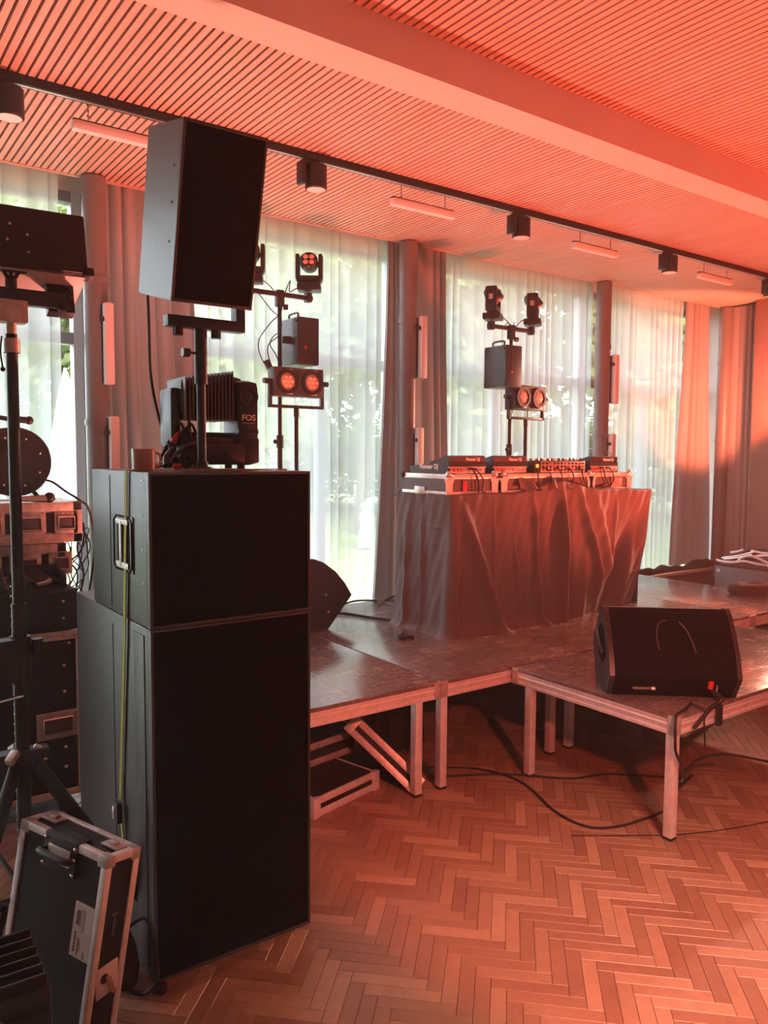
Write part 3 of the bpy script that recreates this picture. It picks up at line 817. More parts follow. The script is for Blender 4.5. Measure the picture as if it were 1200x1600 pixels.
for k, a in enumerate((R(-15), R(105), R(225))):
    ca, sa = math.cos(a), math.sin(a)
    lg = part('leg', MB().box((0.26*ca+0.0, 0.26*sa, 0.40), (0.045, 0.022, 0.93), 0.006, Euler((0, math.atan2(-0.50, 0.80), a), 'XYZ').to_matrix().to_4x4()), M['metal_black'], t)
    part('brace', MB().cyl((0.02*ca, 0.02*sa, 0.30), (0.27*ca, 0.27*sa, 0.40), 0.009, n=8), M['metal_black'], t)
    part('rubber_foot', MB().cyl((0.505*ca, 0.505*sa, 0.0), (0.48*ca, 0.48*sa, 0.045), 0.022, n=10), M['rubber'], lg)
    part('knuckle', MB().box((0.055*ca, 0.055*sa, 0.797), (0.05, 0.03, 0.024), 0.007, (0, 0.5, a)), M['alu_dull'], lg)
part('crossbar', MB().b2(-0.42, 0.165, -0.022, 0.022, 2.275, 2.325, 0.003), M['metal_black'], t)
part('spigot', MB().b2(-0.045, 0.045, -0.04, 0.03, 2.215, 2.285, 0.004), M['alu_dull'], t)
wg = MB()
for a in (-0.5, 0.0, 0.5):
    wg.box((0.035*math.sin(a), -0.02, 2.335+0.035*math.cos(a)), (0.013, 0.012, 0.05), 0.003, (0, a, 0))
wg.cyl((0, -0.02, 2.32), (0, -0.02, 2.35), 0.018, n=10)
part('wing_nut', wg, M['metal_black'], t)
t = thing('blinder_light', 'large black box-shaped light on the tripod stand at the upper left', 'stage light', (0.545, 2.83, 2.365), rot=(R(-15), 0, R(-4)))
part('housing', MB().b2(-0.30, 0.232, -0.075, 0.16, 0.002, 0.215, 0.006), M['cab'], t)
part('front_plate', MB().b2(-0.298, 0.228, -0.082, -0.072, 0.006, 0.211, 0.003), M['metal_black'], t)
part('bottom_plate', MB().b2(-0.295, 0.226, -0.065, 0.155, -0.003, 0.003, 0.001), mat('galvanised_sheet', (0.48, 0.46, 0.46), 0.5, metal=0.2), t)
part('sticker', MB().b2(-0.045, 0.045, -0.062, -0.045, -0.0042, -0.0025), M['metal_black'], t, 0)
for x, z in ((-0.06, 0.12), (0.05, 0.115), (-0.06, 0.06), (0.05, 0.055), (-0.01, 0.09), (0.0, 0.145)):
    part('rivet', MB().ball((x, -0.083, z), 0.0045, 8), M['alu_dull'], t)
part('corner_foot', MB().box((0.232, -0.06, 0.012), (0.035, 0.05, 0.03), 0.006), M['rubber'], t)
part('yoke', MB().box((0.155, 0.03, -0.035), (0.085, 0.05, 0.13), 0.004), M['metal_black'], t)
part('yoke_bolt', MB().cyl((0.155, -0.02, -0.085), (0.155, 0.0, -0.085), 0.022, n=6).cyl((0.155, -0.03, -0.085), (0.155, -0.02, -0.085), 0.011, n=10).tube([(0.165, -0.01, -0.02), (0.18, -0.02, -0.03), (0.185, -0.02, -0.055)], 0.004), M['metal_black'], t)

# ---------------------------------------------------------------- road cases at the left
def edge_strip(mb, a, b, s=0.02):
    a = Vector(a); b = Vector(b)
    return mb.box((a+b)/2, (abs(b.x-a.x)+s, abs(b.y-a.y)+s, abs(b.z-a.z)+s), 0.003)
def case_edges(t, x0, x1, y0, y1, z0, z1, s=0.024, m=None, which=None):
    m = m or M['alu']
    q = s/2-0.003
    X = (x0+q, x1-q); Y = (y0+q, y1-q); Z = (z0+q, z1-q)
    for y in Y:
        for z in Z: part('edge_trim', edge_strip(MB(), (X[0], y, z), (X[1], y, z), s), m, t)
        for x in X: part('edge_trim', edge_strip(MB(), (x, y, Z[0]), (x, y, Z[1]), s), m, t)
    for x in X:
        for z in Z: part('edge_trim', edge_strip(MB(), (x, Y[0], z), (x, Y[1], z), s), m, t)
def ball_corners(t, x0, x1, y0, y1, z0, z1, r=0.022, m=None):
    for x in (x0, x1):
        for y in (y0, y1):
            for z in (z0, z1):
                part('ball_corner', MB().ball((x+(0.008 if x == x0 else -0.008), y+(0.008 if y == y0 else -0.008), z+(0.008 if z == z0 else -0.008)), r, 10), m or M['chrome'], t)
def latch(t, x, y, z, w=0.11, h=0.10, m=None, name='butterfly_latch'):
    """recessed dish with a folding ring, on a face looking to -Y"""
    d = part(name, MB().box((x, y-0.002, z), (w, 0.006, h), 0.0025), m or M['alu_dull'], t)
    part('dish', MB().box((x, y-0.0045, z-0.004), (w*0.72, 0.004, h*0.62), 0.0015), M['case_grey'], d)
    part('ring', MB().tube([(x-w*0.34, y-0.010, z+h*0.25), (x+w*0.34, y-0.010, z+h*0.25), (x+w*0.34, y-0.012, z-h*0.28), (x-w*0.34, y-0.012, z-h*0.28), (x-w*0.34, y-0.010, z+h*0.25)], 0.004, 6, False), m or M['chrome'], d)
    rv = MB()
    for k in range(5):
        rv.ball((x+(k-2)*w*0.2, y-0.006, z+h*0.42), 0.0035, 6)
        if k in (0, 4): rv.ball((x+(k-2)*w*0.23, y-0.006, z-h*0.42), 0.0035, 6)
    part('rivet_row', rv, M['chrome'], d)
    return d
t = thing('road_case', 'large black road case with copper lit edges on the floor at the left', 'case', (0.75, 4.017, 0))
part('panels', MB().b2(-0.40, 0.305, 0.006, 0.62, 0.10, 0.905, 0.004), M['case'], t)
case_edges(t, -0.406, 0.312, 0, 0.626, 0.095, 0.912, 0.034)
part('lid_trim', MB().b2(-0.406, 0.312, -0.004, 0.0, 0.895, 0.925, 0.001), M['alu_dull'], t)
latch(t, 0.19, 0.004, 0.46, 0.20, 0.135, name='spring_handle')
for x, z in ((0.25, 0.86), (0.225, 0.75), (0.225, 0.62), (0.225, 0.34), (0.225, 0.24), (0.13, 0.30), (-0.1, 0.75), (-0.1, 0.25)):
    part('rivet', MB().ball((x, 0.005, z), 0.009, 10, (1, 0.5, 1)), M['chrome'], t)
for x in (-0.3, 0.22):
    for y in (0.09, 0.53):
        part('castor', MB().cyl((x-0.018, y, 0.045), (x+0.018, y, 0.045), 0.045, n=16).b2(x-0.03, x+0.03, y-0.03, y+0.03, 0.085, 0.10), M['rubber'], t)
t = thing('drawer_case', 'flat black case with rivets resting on the large road case', 'case', (0.75, 4.03, 0.925))
part('panels', MB().b2(-0.40, 0.298, 0, 0.58, 0, 0.20, 0.005), M['case'], t)
part('top_edge', MB().b2(-0.402, 0.30, -0.003, 0.02, 0.19, 0.205, 0.002), M['metal_black'], t)
for x in (0.23, -0.2):
    for z in (0.06, 0.145):
        part('rivet', MB().ball((x, -0.001, z), 0.008, 10, (1, 0.5, 1)), M['chrome'], t)
t = thing('open_tray', 'open black tray of cables in front of the lower silver rack', 'tray', (0.75, 4.04, 1.131))
part('tray_floor', MB().b2(-0.36, 0.25, 0, 0.20, 0.0, 0.012), M['metal_black'], t)
part('tray_wall', MB().b2(0.10, 0.25, 0.19, 0.20, 0.0, 0.10).b2(-0.36, -0.05, 0.19, 0.20, 0.0, 0.07), M['metal_black'], t)
part('tray_wall', MB().prism([(0, 0.0), (0.2, 0.0), (0.2, 0.10), (0.0, 0.055)], 0.242, 0.25, lambda a, b_, e: (e, a, b_)), M['metal_black'], t)
part('tray_wall', MB().prism([(0, 0.0), (0.2, 0.0), (0.2, 0.10), (0.0, 0.02)], -0.02, -0.01, lambda a, b_, e: (e, a, b_)), M['case_grey'], t)
part('sagging_bag', MB().grid(lambda u, v: (-0.02+0.26*u, 0.03+0.16*v, 0.03+0.055*math.sin(PI*u)*v+0.012*math.sin(17*u+3*v)), 20, 8), M['cloth_black'], t, 180)
part('plug', MB().cyl((0.12, 0.03, 0.025), (0.17, 0.02, 0.035), 0.010, n=10).cyl((0.155, 0.022, 0.03), (0.185, 0.018, 0.045), 0.012, n=10), M['jack'], t)
def rack(label, loc_, x0, x1, lx):
    t = thing('rack_case', label, 'case', loc_, 0, 'silver rack cases')
    h = 0.20
    part('panels', MB().b2(x0+0.004, x1-0.004, 0.006, 0.40, 0.004, h-0.004), M['alu_dull'], t)
    part('recess_strip', MB().b2(x0+0.05, x1-0.012, 0.002, 0.008, 0.05, h-0.05), M['case'], t)
    case_edges(t, x0, x1, 0, 0.404, 0, h, 0.045, M['alu_dull'])
    for x in lx: latch(t, x, 0.002, h/2, 0.115, 0.115, M['alu_dull'])
    latch(t, (lx[0]+lx[1])/2, 0.002, h/2, 0.15, 0.12, M['alu_dull'], 'spring_handle')
    rv = MB()
    for k in range(14): rv.ball((x0+0.03+k*(x1-x0-0.06)/13, -0.003, h-0.02), 0.003, 6)
    part('rivet_row', rv, M['chrome'], t)
    return t
rack('silver rack case, lower of the two, behind the open tray', (0.75, 4.25, 1.131), -0.42, 0.30, (-0.06, 0.275))
rack('silver rack case on top, under the cable reel', (0.75, 4.20, 1.345), -0.42, 0.37, (-0.05, 0.295))
# cable reel
t = thing('cable_reel', 'large black cable reel standing on top of the silver rack cases', 'cable reel', (0.82, 4.32, 1.5465))
RY = Matrix.Rotation(PI/2, 4, 'X')
def flange(y): return MB().lathe([(0.0, 0), (0.135, 0), (0.168, 0.008), (0.172, 0.014), (0.168, 0.018), (0.135, 0.012), (0.0, 0.012)], 48, Matrix.Translation((0, y, 0.205)) @ RY)
fl = part('flange', flange(-0.06), M['plastic'], t)
part('boss', MB().lathe([(0.0, 0), (0.075, 0.0), (0.08, -0.012), (0.0, -0.012)], 36, Matrix.Translation((0, -0.075, 0.205)) @ RY.inverted()), M['plastic'], fl)
for k in range(8):
    a = k*PI/4+0.35
    part('bolt', MB().ball((0.125*math.cos(a), -0.075, 0.205+0.125*math.sin(a)), 0.006, 8), M['alu_dull'], fl)
part('flange', flange(0.10), M['plastic'], t)
part('drum', MB().lathe([(0.11, 0), (0.115, 0.05), (0.11, 0.14)], 32, Matrix.Translation((0, 0.09, 0.205)) @ RY), M['rubber'], t)
part('frame', MB().tube([(-0.17, 0.02, 0.012), (-0.13, 0.02, 0.22), (-0.11, 0.02, 0.41), (0.0, 0.02, 0.42), (0.03, 0.02, 0.42)], 0.012).tube([(0.13, -0.09, 0.014), (0.13, 0.12, 0.014)], 0.012).tube([(-0.16, -0.09, 0.014), (-0.16, 0.12, 0.014)], 0.012).tube([(0.13, 0.0, 0.014), (0.06, 0.02, 0.10)], 0.011), M['metal_black'], t)
part('grip', MB().cyl((0.02, 0.02, 0.42), (0.085, 0.02, 0.415), 0.017, n=14).ball((0.09, 0.02, 0.415), 0.022, 12), M['rubber'], t)
t = thing('microphone', 'black microphone lying on the top rack case beside the cable reel', 'microphone', (0.96, 4.22, 1.5455))
part('handle', MB().lathe([(0.010, 0), (0.013, 0.01), (0.019, 0.13), (0.021, 0.135)], 18, Matrix.Translation((-0.14, 0, 0.022)) @ Matrix.Rotation(PI/2, 4, 'Y')), M['alu_dull'], t)
part('grille_ball', MB().ball((0.012, 0, 0.027), 0.027, 16), M['metal_black'], t)
solo('cable', MB().tube([(0.94, 4.33, 1.66), (1.0, 4.30, 1.65), (1.06, 4.26, 1.60), (1.12, 4.24, 1.555), (1.17, 4.24, 1.50), (1.20, 4.26, 1.30), (1.17, 4.3, 1.0)], 0.006), M['rubber'], 'black cable arching from the cable reel down behind the sub-bass stack', 'cable')
t = thing('cable_tangle', 'tangle of thin dark cables hanging beside the silver rack cases', 'cables', (1.11, 4.33, 1.0))
rnd = random.Random(11)
for k in range(11):
    x = rnd.uniform(-0.04, 0.06)
    pts = [(rnd.uniform(-0.06, 0.02), 0, 0.53-rnd.uniform(0, 0.2))]
    for q in range(4):
        pts.append((x+rnd.uniform(-0.07, 0.07), rnd.uniform(-0.03, 0.03), 0.40-q*0.12+rnd.uniform(-0.03, 0.03)))
    pts.append((x, 0, 0.0))
    part('cable', MB().tube(pts, rnd.choice((0.003, 0.0035, 0.005)), 5), M['rubber'], t)

# ---------------------------------------------------------------- leaning flight case in front
cw, cd, ch = 0.398, 0.124, 0.592
cm = Matrix.Rotation(R(-66.0), 4, 'Z') @ Matrix.Rotation(R(-8.77), 4, 'X') @ Matrix.Rotation(R(3.22), 4, 'Y')
t = thing('flight_case', 'black flight case with bright metal edges leaning at the lower left front', 'case')
t.matrix_world = Matrix.Translation(Vector((0.643, 2.501, 0.606)) + (cm @ Vector((0, 0, -ch)))) @ cm
x0, x1, y0, y1 = -cw/2, cw/2, -cd/2, cd/2
part('panels', MB().b2(x0+0.003, x1-0.003, y0+0.003, y1-0.003, 0.003, ch-0.003), M['case'], t, 0)
case_edges(t, x0, x1, y0, y1, 0, ch, 0.024)
for x in (x0, x1):
    for y in (y0, y1):
        part('corner_cap', MB().box((x-math.copysign(0.017, x), y-math.copysign(0.014, y), ch-0.015), (0.042, 0.036, 0.036), 0.006), M['alu_dull'], t)
h = part('carry_handle', MB().b2(-0.075, 0.075, y0-0.006, y0+0.045, ch-0.004, ch+0.006, 0.002).b2(-0.075, 0.075, y0-0.008, y0, ch-0.10, ch+0.004, 0.002), M['metal_black'], t)
part('grip', MB().tube([(-0.06, y0-0.012, ch-0.05), (-0.055, y0-0.035, ch-0.045), (0.055, y0-0.035, ch-0.045), (0.06, y0-0.012, ch-0.05)], 0.011, 8), M['rubber'], h)
part('grip_plate', MB().box((0.0, y0-0.0095, ch-0.05), (0.10, 0.003, 0.05), 0.001), M['alu'], h)
for x in (-0.068, 0.068):
    for z in (ch-0.012, ch-0.045, ch-0.09):
        part('bolt', MB().ball((x, y0-0.009, z), 0.006, 8), M['chrome'], h)
for x in (-0.14, 0.14):
    part('catch', MB().box((x, 0.012, ch+0.003), (0.07, 0.045, 0.008), 0.003).box((x, 0.012, ch+0.010), (0.035, 0.022, 0.012), 0.004), M['alu_dull'], t)
rv = MB()
for k in range(6):
    for y in (y0+0.01, y1-0.01): rv.ball((x0+0.06+k*(cw-0.12)/5, y, ch+0.001), 0.004, 6)
part('rivet_row', rv, M['jack'], t)
st = part('sticker', MB().b2(x1-0.105, x1-0.024, y0-0.0012, y0+0.002, 0.275, 0.435), M['label'], t, 0, label='pale paper label with printing')
ink = MB()
for (x, z0_, z1_, w) in ((-0.092, 0.37, 0.42, 0.016), (-0.074, 0.365, 0.42, 0.003), (-0.064, 0.355, 0.42, 0.003), (-0.057, 0.355, 0.415, 0.002), (-0.092, 0.29, 0.36, 0.008), (-0.075, 0.285, 0.345, 0.005), (-0.066, 0.30, 0.325, 0.002), (-0.047, 0.28, 0.30, 0.004)):
    n = 7
    for k in range(n):
        if k == n-1 and w > 0.004: continue
        a = z0_+(z1_-z0_)*k/n
        ink.b2(x1+x-0.001, x1+x+w-0.001, y0-0.0016, y0-0.001, a, a+(z1_-z0_)/n*0.82)
part('printing', ink, M['ink'], st, 0)
bl = part('butterfly_latch', MB().box((x1+0.001, 0, 0.215), (0.006, 0.082, 0.095), 0.0025, (0.18, 0, 0)), M['alu'], t)
part('keyhole', MB().cyl((x1+0.002, -0.012, 0.222), (x1+0.0052, -0.012, 0.222), 0.015, n=16), M['metal_black'], bl)
part('wing', MB().box((x1+0.007, 0.012, 0.20), (0.008, 0.018, 0.07), 0.003, (0.5, 0, 0)), M['chrome'], bl)
part('side_mark', MB().b2(x1-0.001, x1+0.0015, -0.006, 0.002, 0.345, 0.40).b2(x1-0.001, x1+0.0015, -0.014, 0.008, 0.405, 0.415), M['case_grey'], t, 0)

t = thing('ribbed_light', 'black ribbed stage light standing at the bottom left corner of the picture', 'stage light', (0.24, 2.20, 0.0), R(-2))
part('housing', MB().b2(-0.26, 0.215, -0.14, 0.13, 0.0, 0.44, 0.012), M['plastic'], t)
ribs = MB()
for k in range(6): ribs.b2(-0.25, 0.205, -0.13+k*0.045, -0.122+k*0.045, 0.435, 0.47, 0.002)
for k in range(5): ribs.b2(-0.25, 0.205, -0.15, -0.138, 0.08+k*0.075, 0.088+k*0.075, 0.002)
part('rib_pack', ribs, M['metal_black'], t)
part('yoke', MB().tube([(-0.25, -0.16, 0.18), (-0.25, -0.17, 0.47), (-0.05, -0.17, 0.51), (0.18, -0.17, 0.30)], 0.012), M['metal_black'], t)
part('knob', MB().ball((0.09, 0.09, 0.53), 0.040, 14).cyl((0.06, 0.07, 0.44), (0.09, 0.09, 0.53), 0.012, n=10), M['case_grey'], t)
for x, z in ((0.10, 0.36), (-0.08, 0.3), (0.17, 0.26)):
    part('bolt', MB().ball((x, -0.141, z), 0.007, 8), M['chrome'], t)
solo('cable', MB().tube([(0.30, 2.62, 0.30), (0.37, 2.58, 0.33), (0.43, 2.55, 0.42), (0.40, 2.60, 0.20), (0.42, 2.62, 0.03)], 0.009), M['rubber'], 'thick black cable looping behind the leaning flight case at the left edge', 'cable')
t = thing('gig_bag', 'black bag on the floor between the leaning flight case and the sub-bass stack', 'bag', (0.80, 2.62, 0.0))
part('body', MB().lathe([(0.0, 0.0), (0.055, 0.004), (0.062, 0.05), (0.05, 0.12), (0.03, 0.17), (0.0, 0.18)], 16, Matrix.Diagonal((0.9, 1.5, 1, 1))), M['cloth_black'], t)
part('carry_strap', MB().tube([(-0.02, -0.08, 0.02), (0.03, -0.14, 0.012), (0.055, -0.20, 0.10), (0.05, -0.12, 0.25), (0.0, -0.03, 0.18)], 0.007), M['rubber'], t)
solo('rubber_stopper', MB().lathe([(0.0, 0), (0.018, 0.0), (0.022, 0.01), (0.018, 0.024), (0.008, 0.028), (0.0, 0.028)], 14, Matrix.Translation((0.885, 2.47, 0.0))), M['rubber'], 'small dark rubber stopper on the parquet at the sub-bass corner', 'stopper')

# ---------------------------------------------------------------- case lids under the stage
def lid(label, loc_, rot, w, d, h=0.12, m=None):
    t = thing('case_lid', label, 'case lid', loc_, rot=rot, group='case lids under the stage')
    part('panels', MB().b2(-w/2, w/2, -d/2, d/2, 0.004, h-0.004), M['case'], t, 0)
    for y in (-d/2, d/2):
        for z in (0.018, h-0.018):
            part('edge_trim', MB().box((0, y, z), (w+0.006, 0.012, 0.036), 0.002), m or M['alu_dull'], t)
    for x in (-w/2, w/2):
        for z in (0.018, h-0.018):
            part('edge_trim', MB().box((x, 0, z), (0.012, d+0.006, 0.036), 0.002), m or M['alu_dull'], t)
        for y in (-d/2, d/2):
            part('corner_cap', MB().box((x, y, h/2), (0.05, 0.03, h+0.004), 0.006).ball((x*1.01, y, 0.03), 0.018, 8), m or M['alu_dull'], t)
    return t
lid('flat case lid lying on the parquet under the stage, closest to the sub-bass stack', (2.13, 3.51, 0.0), (0, 0, R(14)), 0.45, 0.40, 0.10, M['alu'])
lid('upper case lid resting on the flat one under the stage', (2.14, 3.80, 0.112), (R(4), R(-3), R(4)), 0.64, 0.36, 0.13)
tl = lid('case lid standing tilted on its corner under the stage, behind the deck legs', (0, 0, 0), (0, 0, 0), 0.46, 0.28, 0.10)
xa = Vector((-0.42, 0.67, 0.60)).normalized(); nn = Vector((-0.55, -0.75, 0.37)); nn = (nn-xa*nn.dot(xa)).normalized(); ya = -nn; za = xa.cross(ya)
mt = Matrix((xa, ya, za)).transposed().to_4x4()
mt.translation = Vector((2.45, 3.36, 0.185)) + ya*0.14 - za*0.05
tl.matrix_world = mt
solo('plywood_board', MB().box((2.0, 4.35, 0.24), (0.5, 0.02, 0.48), 0.002, (0.1, 0.12, 0)), M['bench'], 'pale wooden board standing in the dark under the stage', 'board')
solo('black_panel', MB().box((2.82, 3.72, 0.235), (0.42, 0.03, 0.44), 0.003, (R(-4), R(0), R(10))), M['case'], 'black panel leaning in the dark behind the tilted case lid under the stage', 'board')
solo('masking_cloth', MB().grid(lambda u, v: (2.0+4.6*u, 5.18+0.03*math.sin(60*u), 0.51*v), 160, 4), M['cloth_black'], 'black cloth hung along the back under the stage decks', 'cloth', smooth=180)

# ---------------------------------------------------------------- wedge monitors
def wedge(t, w, prof, front, m=None):
    """prof: side outline (depth, height), front at depth 0 looking to -Y; front: list of outline indices covered by the grille"""
    n = len(prof)
    part('cabinet', MB().prism(prof, -w/2, w/2, lambda a, b_, e: (e, a, b_)), M['plastic'], t, 12)
    for sx in (-1, 1):
        cx = sum(p[0] for p in prof)/n; cz = sum(p[1] for p in prof)/n
        pl = [(cx+(p[0]-cx)*1.02, cz+(p[1]-cz)*1.02) for p in prof]
        part('side_panel', MB().prism(pl, sx*w/2, sx*(w/2+0.022), lambda a, b_, e: (e, max(a, -0.02), max(b_, 0.001))), M['plastic'], t, 12)
    return t
WP = [(a*1.12, b_*1.03) for a, b_ in ((0.075, 0.0), (0.0, 0.115), (0.035, 0.205), (0.095, 0.30), (0.165, 0.385), (0.20, 0.405), (0.245, 0.40), (0.42, 0.20), (0.425, 0.17), (0.33, 0.0))]
wang = R(-41)
t = thing('wedge_monitor', 'black wedge floor monitor on the front corner of the stage', 'speaker', (3.40, 2.235, 0.601), wang)
wedge(t, 0.59, WP, None)
gm = MB()
gp = [(a*1.12, b_*1.03) for a, b_ in ((0.068, 0.0), (-0.012, 0.112), (0.024, 0.21), (0.085, 0.306), (0.155, 0.392), (0.19, 0.405), (0.19, 0.38), (0.12, 0.29), (0.06, 0.20), (0.03, 0.12), (0.09, 0.012))]
part('grille', MB().prism(gp, -0.29, 0.29, lambda a, b_, e: (e, a, b_)), M['grille'], t, 25)
bd = part('badge', MB().box((-0.155, 0.0335, 0.050), (0.085, 0.004, 0.018), 0.001, (R(-35), 0, 0)), M['case_grey'], t)
part('badge', MB().box((-0.098, 0.0325, 0.051), (0.020, 0.004, 0.020), 0.001, (R(-35), 0, 0)), M['alu_dull'], t)
part('horn_rim', MB().tube([(-0.075, 0.026, 0.245), (-0.082, 0.052, 0.29), (-0.078, 0.078, 0.33), (-0.06, 0.104, 0.365), (-0.02, 0.112, 0.377)], 0.0022, 5), M['case_grey'], t)
part('horn_rim', MB().tube([(0.10, 0.022, 0.235), (0.088, 0.045, 0.28), (0.066, 0.08, 0.335), (0.035, 0.108, 0.372)], 0.003, 5), M['case_grey'], t)
hp = part('handle_recess', MB().prism([(0.12, 0.185), (0.20, 0.315), (0.28, 0.325), (0.335, 0.265), (0.29, 0.155), (0.19, 0.13)], -0.3205, -0.3165, lambda a, b_, e: (e, a, b_)), M['grille'], t)
part('handle_bar', MB().tube([(-0.322, 0.14, 0.19), (-0.331, 0.20, 0.23), (-0.331, 0.25, 0.26), (-0.322, 0.325, 0.285)], 0.013), M['plastic'], hp)
t = thing('wedge_monitor', 'black wedge monitor on the stage half hidden behind the sub-bass stack', 'speaker', (3.02, 4.76, 0.601), R(95))
W2 = [(0.20, 0.0), (0.0, 0.215), (0.06, 0.305), (0.14, 0.39), (0.24, 0.46), (0.32, 0.49), (0.36, 0.49), (0.40, 0.30), (0.40, 0.05), (0.36, 0.0)]
wedge(t, 0.34, W2, None)
part('grille', MB().prism([(0.19, 0.0), (-0.010, 0.215), (0.052, 0.312), (0.134, 0.398), (0.236, 0.468), (0.236, 0.44), (0.09, 0.30), (0.05, 0.215), (0.21, 0.03)], -0.16, 0.16, lambda a, b_, e: (e, a, b_)), M['grille'], t, 25)
for (y, z) in ((0.22, 0.24), (0.20, 0.12)):
    part('screw', MB().ball((-0.193, y, z), 0.008, 8), M['alu_dull'], t)

# ---------------------------------------------------------------- DJ booth: table, cloth, cases, decks
BZ0 = 0.601
tb = thing('trestle_table', 'plain black table under the DJ booth cloth', 'table', (4.42, 4.25, BZ0))
part('tabletop', MB().b2(-1.03, 1.05, -0.325, 0.30, 0.905, 0.935, 0.004), M['case'], tb)
for x in (-0.98, 1.0):
    for y in (-0.28, 0.26):
        part('leg', MB().b2(x-0.02, x+0.02, y-0.02, y+0.02, 0, 0.905, 0.003), M['metal_black'], tb)
TOP = 1.538
RIDGES = [(0.63, 0.60, 0.035, 0.022, 0, 1), (0.66, 1.02, 0.045, 0.040, 0, 1), (0.98, 0.96, 0.012, 0.010, 0, 1), (1.36, 1.42, 0.03, 0.034, 0, 1), (1.44, 1.36, 0.05, -0.02, 0, 1),
          (1.66, 1.62, 0.035, 0.055, 0, 1), (1.74, 1.70, 0.05, -0.03, 0, 1), (1.84, 2.16, 0.04, 0.045, 0.0, 0.75), (2.02, 2.34, 0.05, 0.022, 0.0, 0.7), (2.30, 2.22, 0.02, 0.012, 0, .6),
          (2.70, 2.25, 0.11, -0.060, 0.1, 1), (2.62, 2.47, 0.05, 0.030, 0, 1), (0.30, 0.33, 0.014, 0.010, 0, 1), (0.12, 0.15, 0.03, 0.014, 0.2, 1), (2.0, 1.85, 0.05, 0.02, 0.5, 1), (1.16, 1.22, 0.010, 0.012, 0.35, 1)]
def smooth(a, b, x):
    t = min(1, max(0, (x-a)/(b-a))); return t*t*(3-2*t)
def cloth_pt(u, v):
    L1, L2 = 0.60, 2.135
    s = u*(L1+L2)
    k = smooth(L1-0.05, L1+0.05, s)
    nx, ny = -(1-k), -k
    l = math.hypot(nx, ny); nx /= l; ny /= l
    if s < L1:
        x, y = 3.375+0.02*(1-s/L1), 4.505-(s/L1)*0.60
    else:
        x, y = 3.375+(s-L1), 3.905
    top = TOP + 0.022*(1-smooth(0.0, 0.8, s)) + 0.075*math.exp(-((s-1.66)/0.32)**2) + 0.006*math.sin(9*s)
    # the cloth reaches a little over the table top, then falls
    vt = 0.05
    if v < vt:
        q = 1-v/vt
        return (x-nx*0.07*q, y-ny*0.07*q, top+0.004*math.sin(q*PI))
    w = (v-vt)/(1-vt)
    d = 0.012
    for (a, b, wd, am, h0, h1) in RIDGES:
        am *= 1.9; c = a+(b-a)*w
        fade = smooth(h0-0.08, h0+0.12, w)*(1-smooth(h1-0.12, h1+0.1, w)) if h1 < 1 else smooth(h0-0.1, h0+0.2, w)
        d += am*(0.35+0.65*smooth(0, 0.5, w))*fade*math.exp(-((s-c)/wd)**2)
    d += 0.006*math.sin(17*s+3*w)*math.sin(5*w+2*s) + 0.0035*math.sin(41*s+9*w)*math.sin(13*w-6*s) + 0.002*math.sin(23*w+70*s)
    for hz in (0.235, 0.47, 0.70):
        d += 0.005*math.exp(-((w-hz-0.01*math.sin(6*s))/0.008)**2)*(0.5+0.5*math.sin(7*s+hz*20))
    bot = BZ0-0.0015
    # spill on to the deck at the left part of the hem
    sp = 1-smooth(1.25, 1.65, s)
    wf = 0.90
    if sp > 0 and w > wf:
        q = (w-wf)/(1-wf)
        d += sp*(0.02+0.13*q*(0.7+0.4*math.sin(4.3*s+1.0)))*q*(0.30+0.70*smooth(0.45, 0.75, s))
        e = 1-(1-q)**2
        z0 = top+(bot-top)*wf/0.985
        z = z0+(bot-z0)*e + 0.030*max(0, math.sin(14*s+5*q))*q*(1-q) + 0.02*q*(1-q)
    else:
        ww = w/0.985
        z = top+(bot-top)*min(1, ww)
    d += 0.05*w*smooth(0.6, 1.4, w+0.4)*(1-smooth(1.5, 2.7, s))*0.5
    x = x+nx*d; y = y+ny*d
    f = smooth(2.0, 2.735, s)
    x -= f*(0.05*w+0.13*w**2.2)
    y += f*0.06*w*w
    return (x, y, z)
solo('booth_cloth', MB().grid(cloth_pt, 300, 90), M['booth_cloth'], 'dark wrinkled cloth draped round the DJ booth down to the stage', 'cloth', smooth=180)

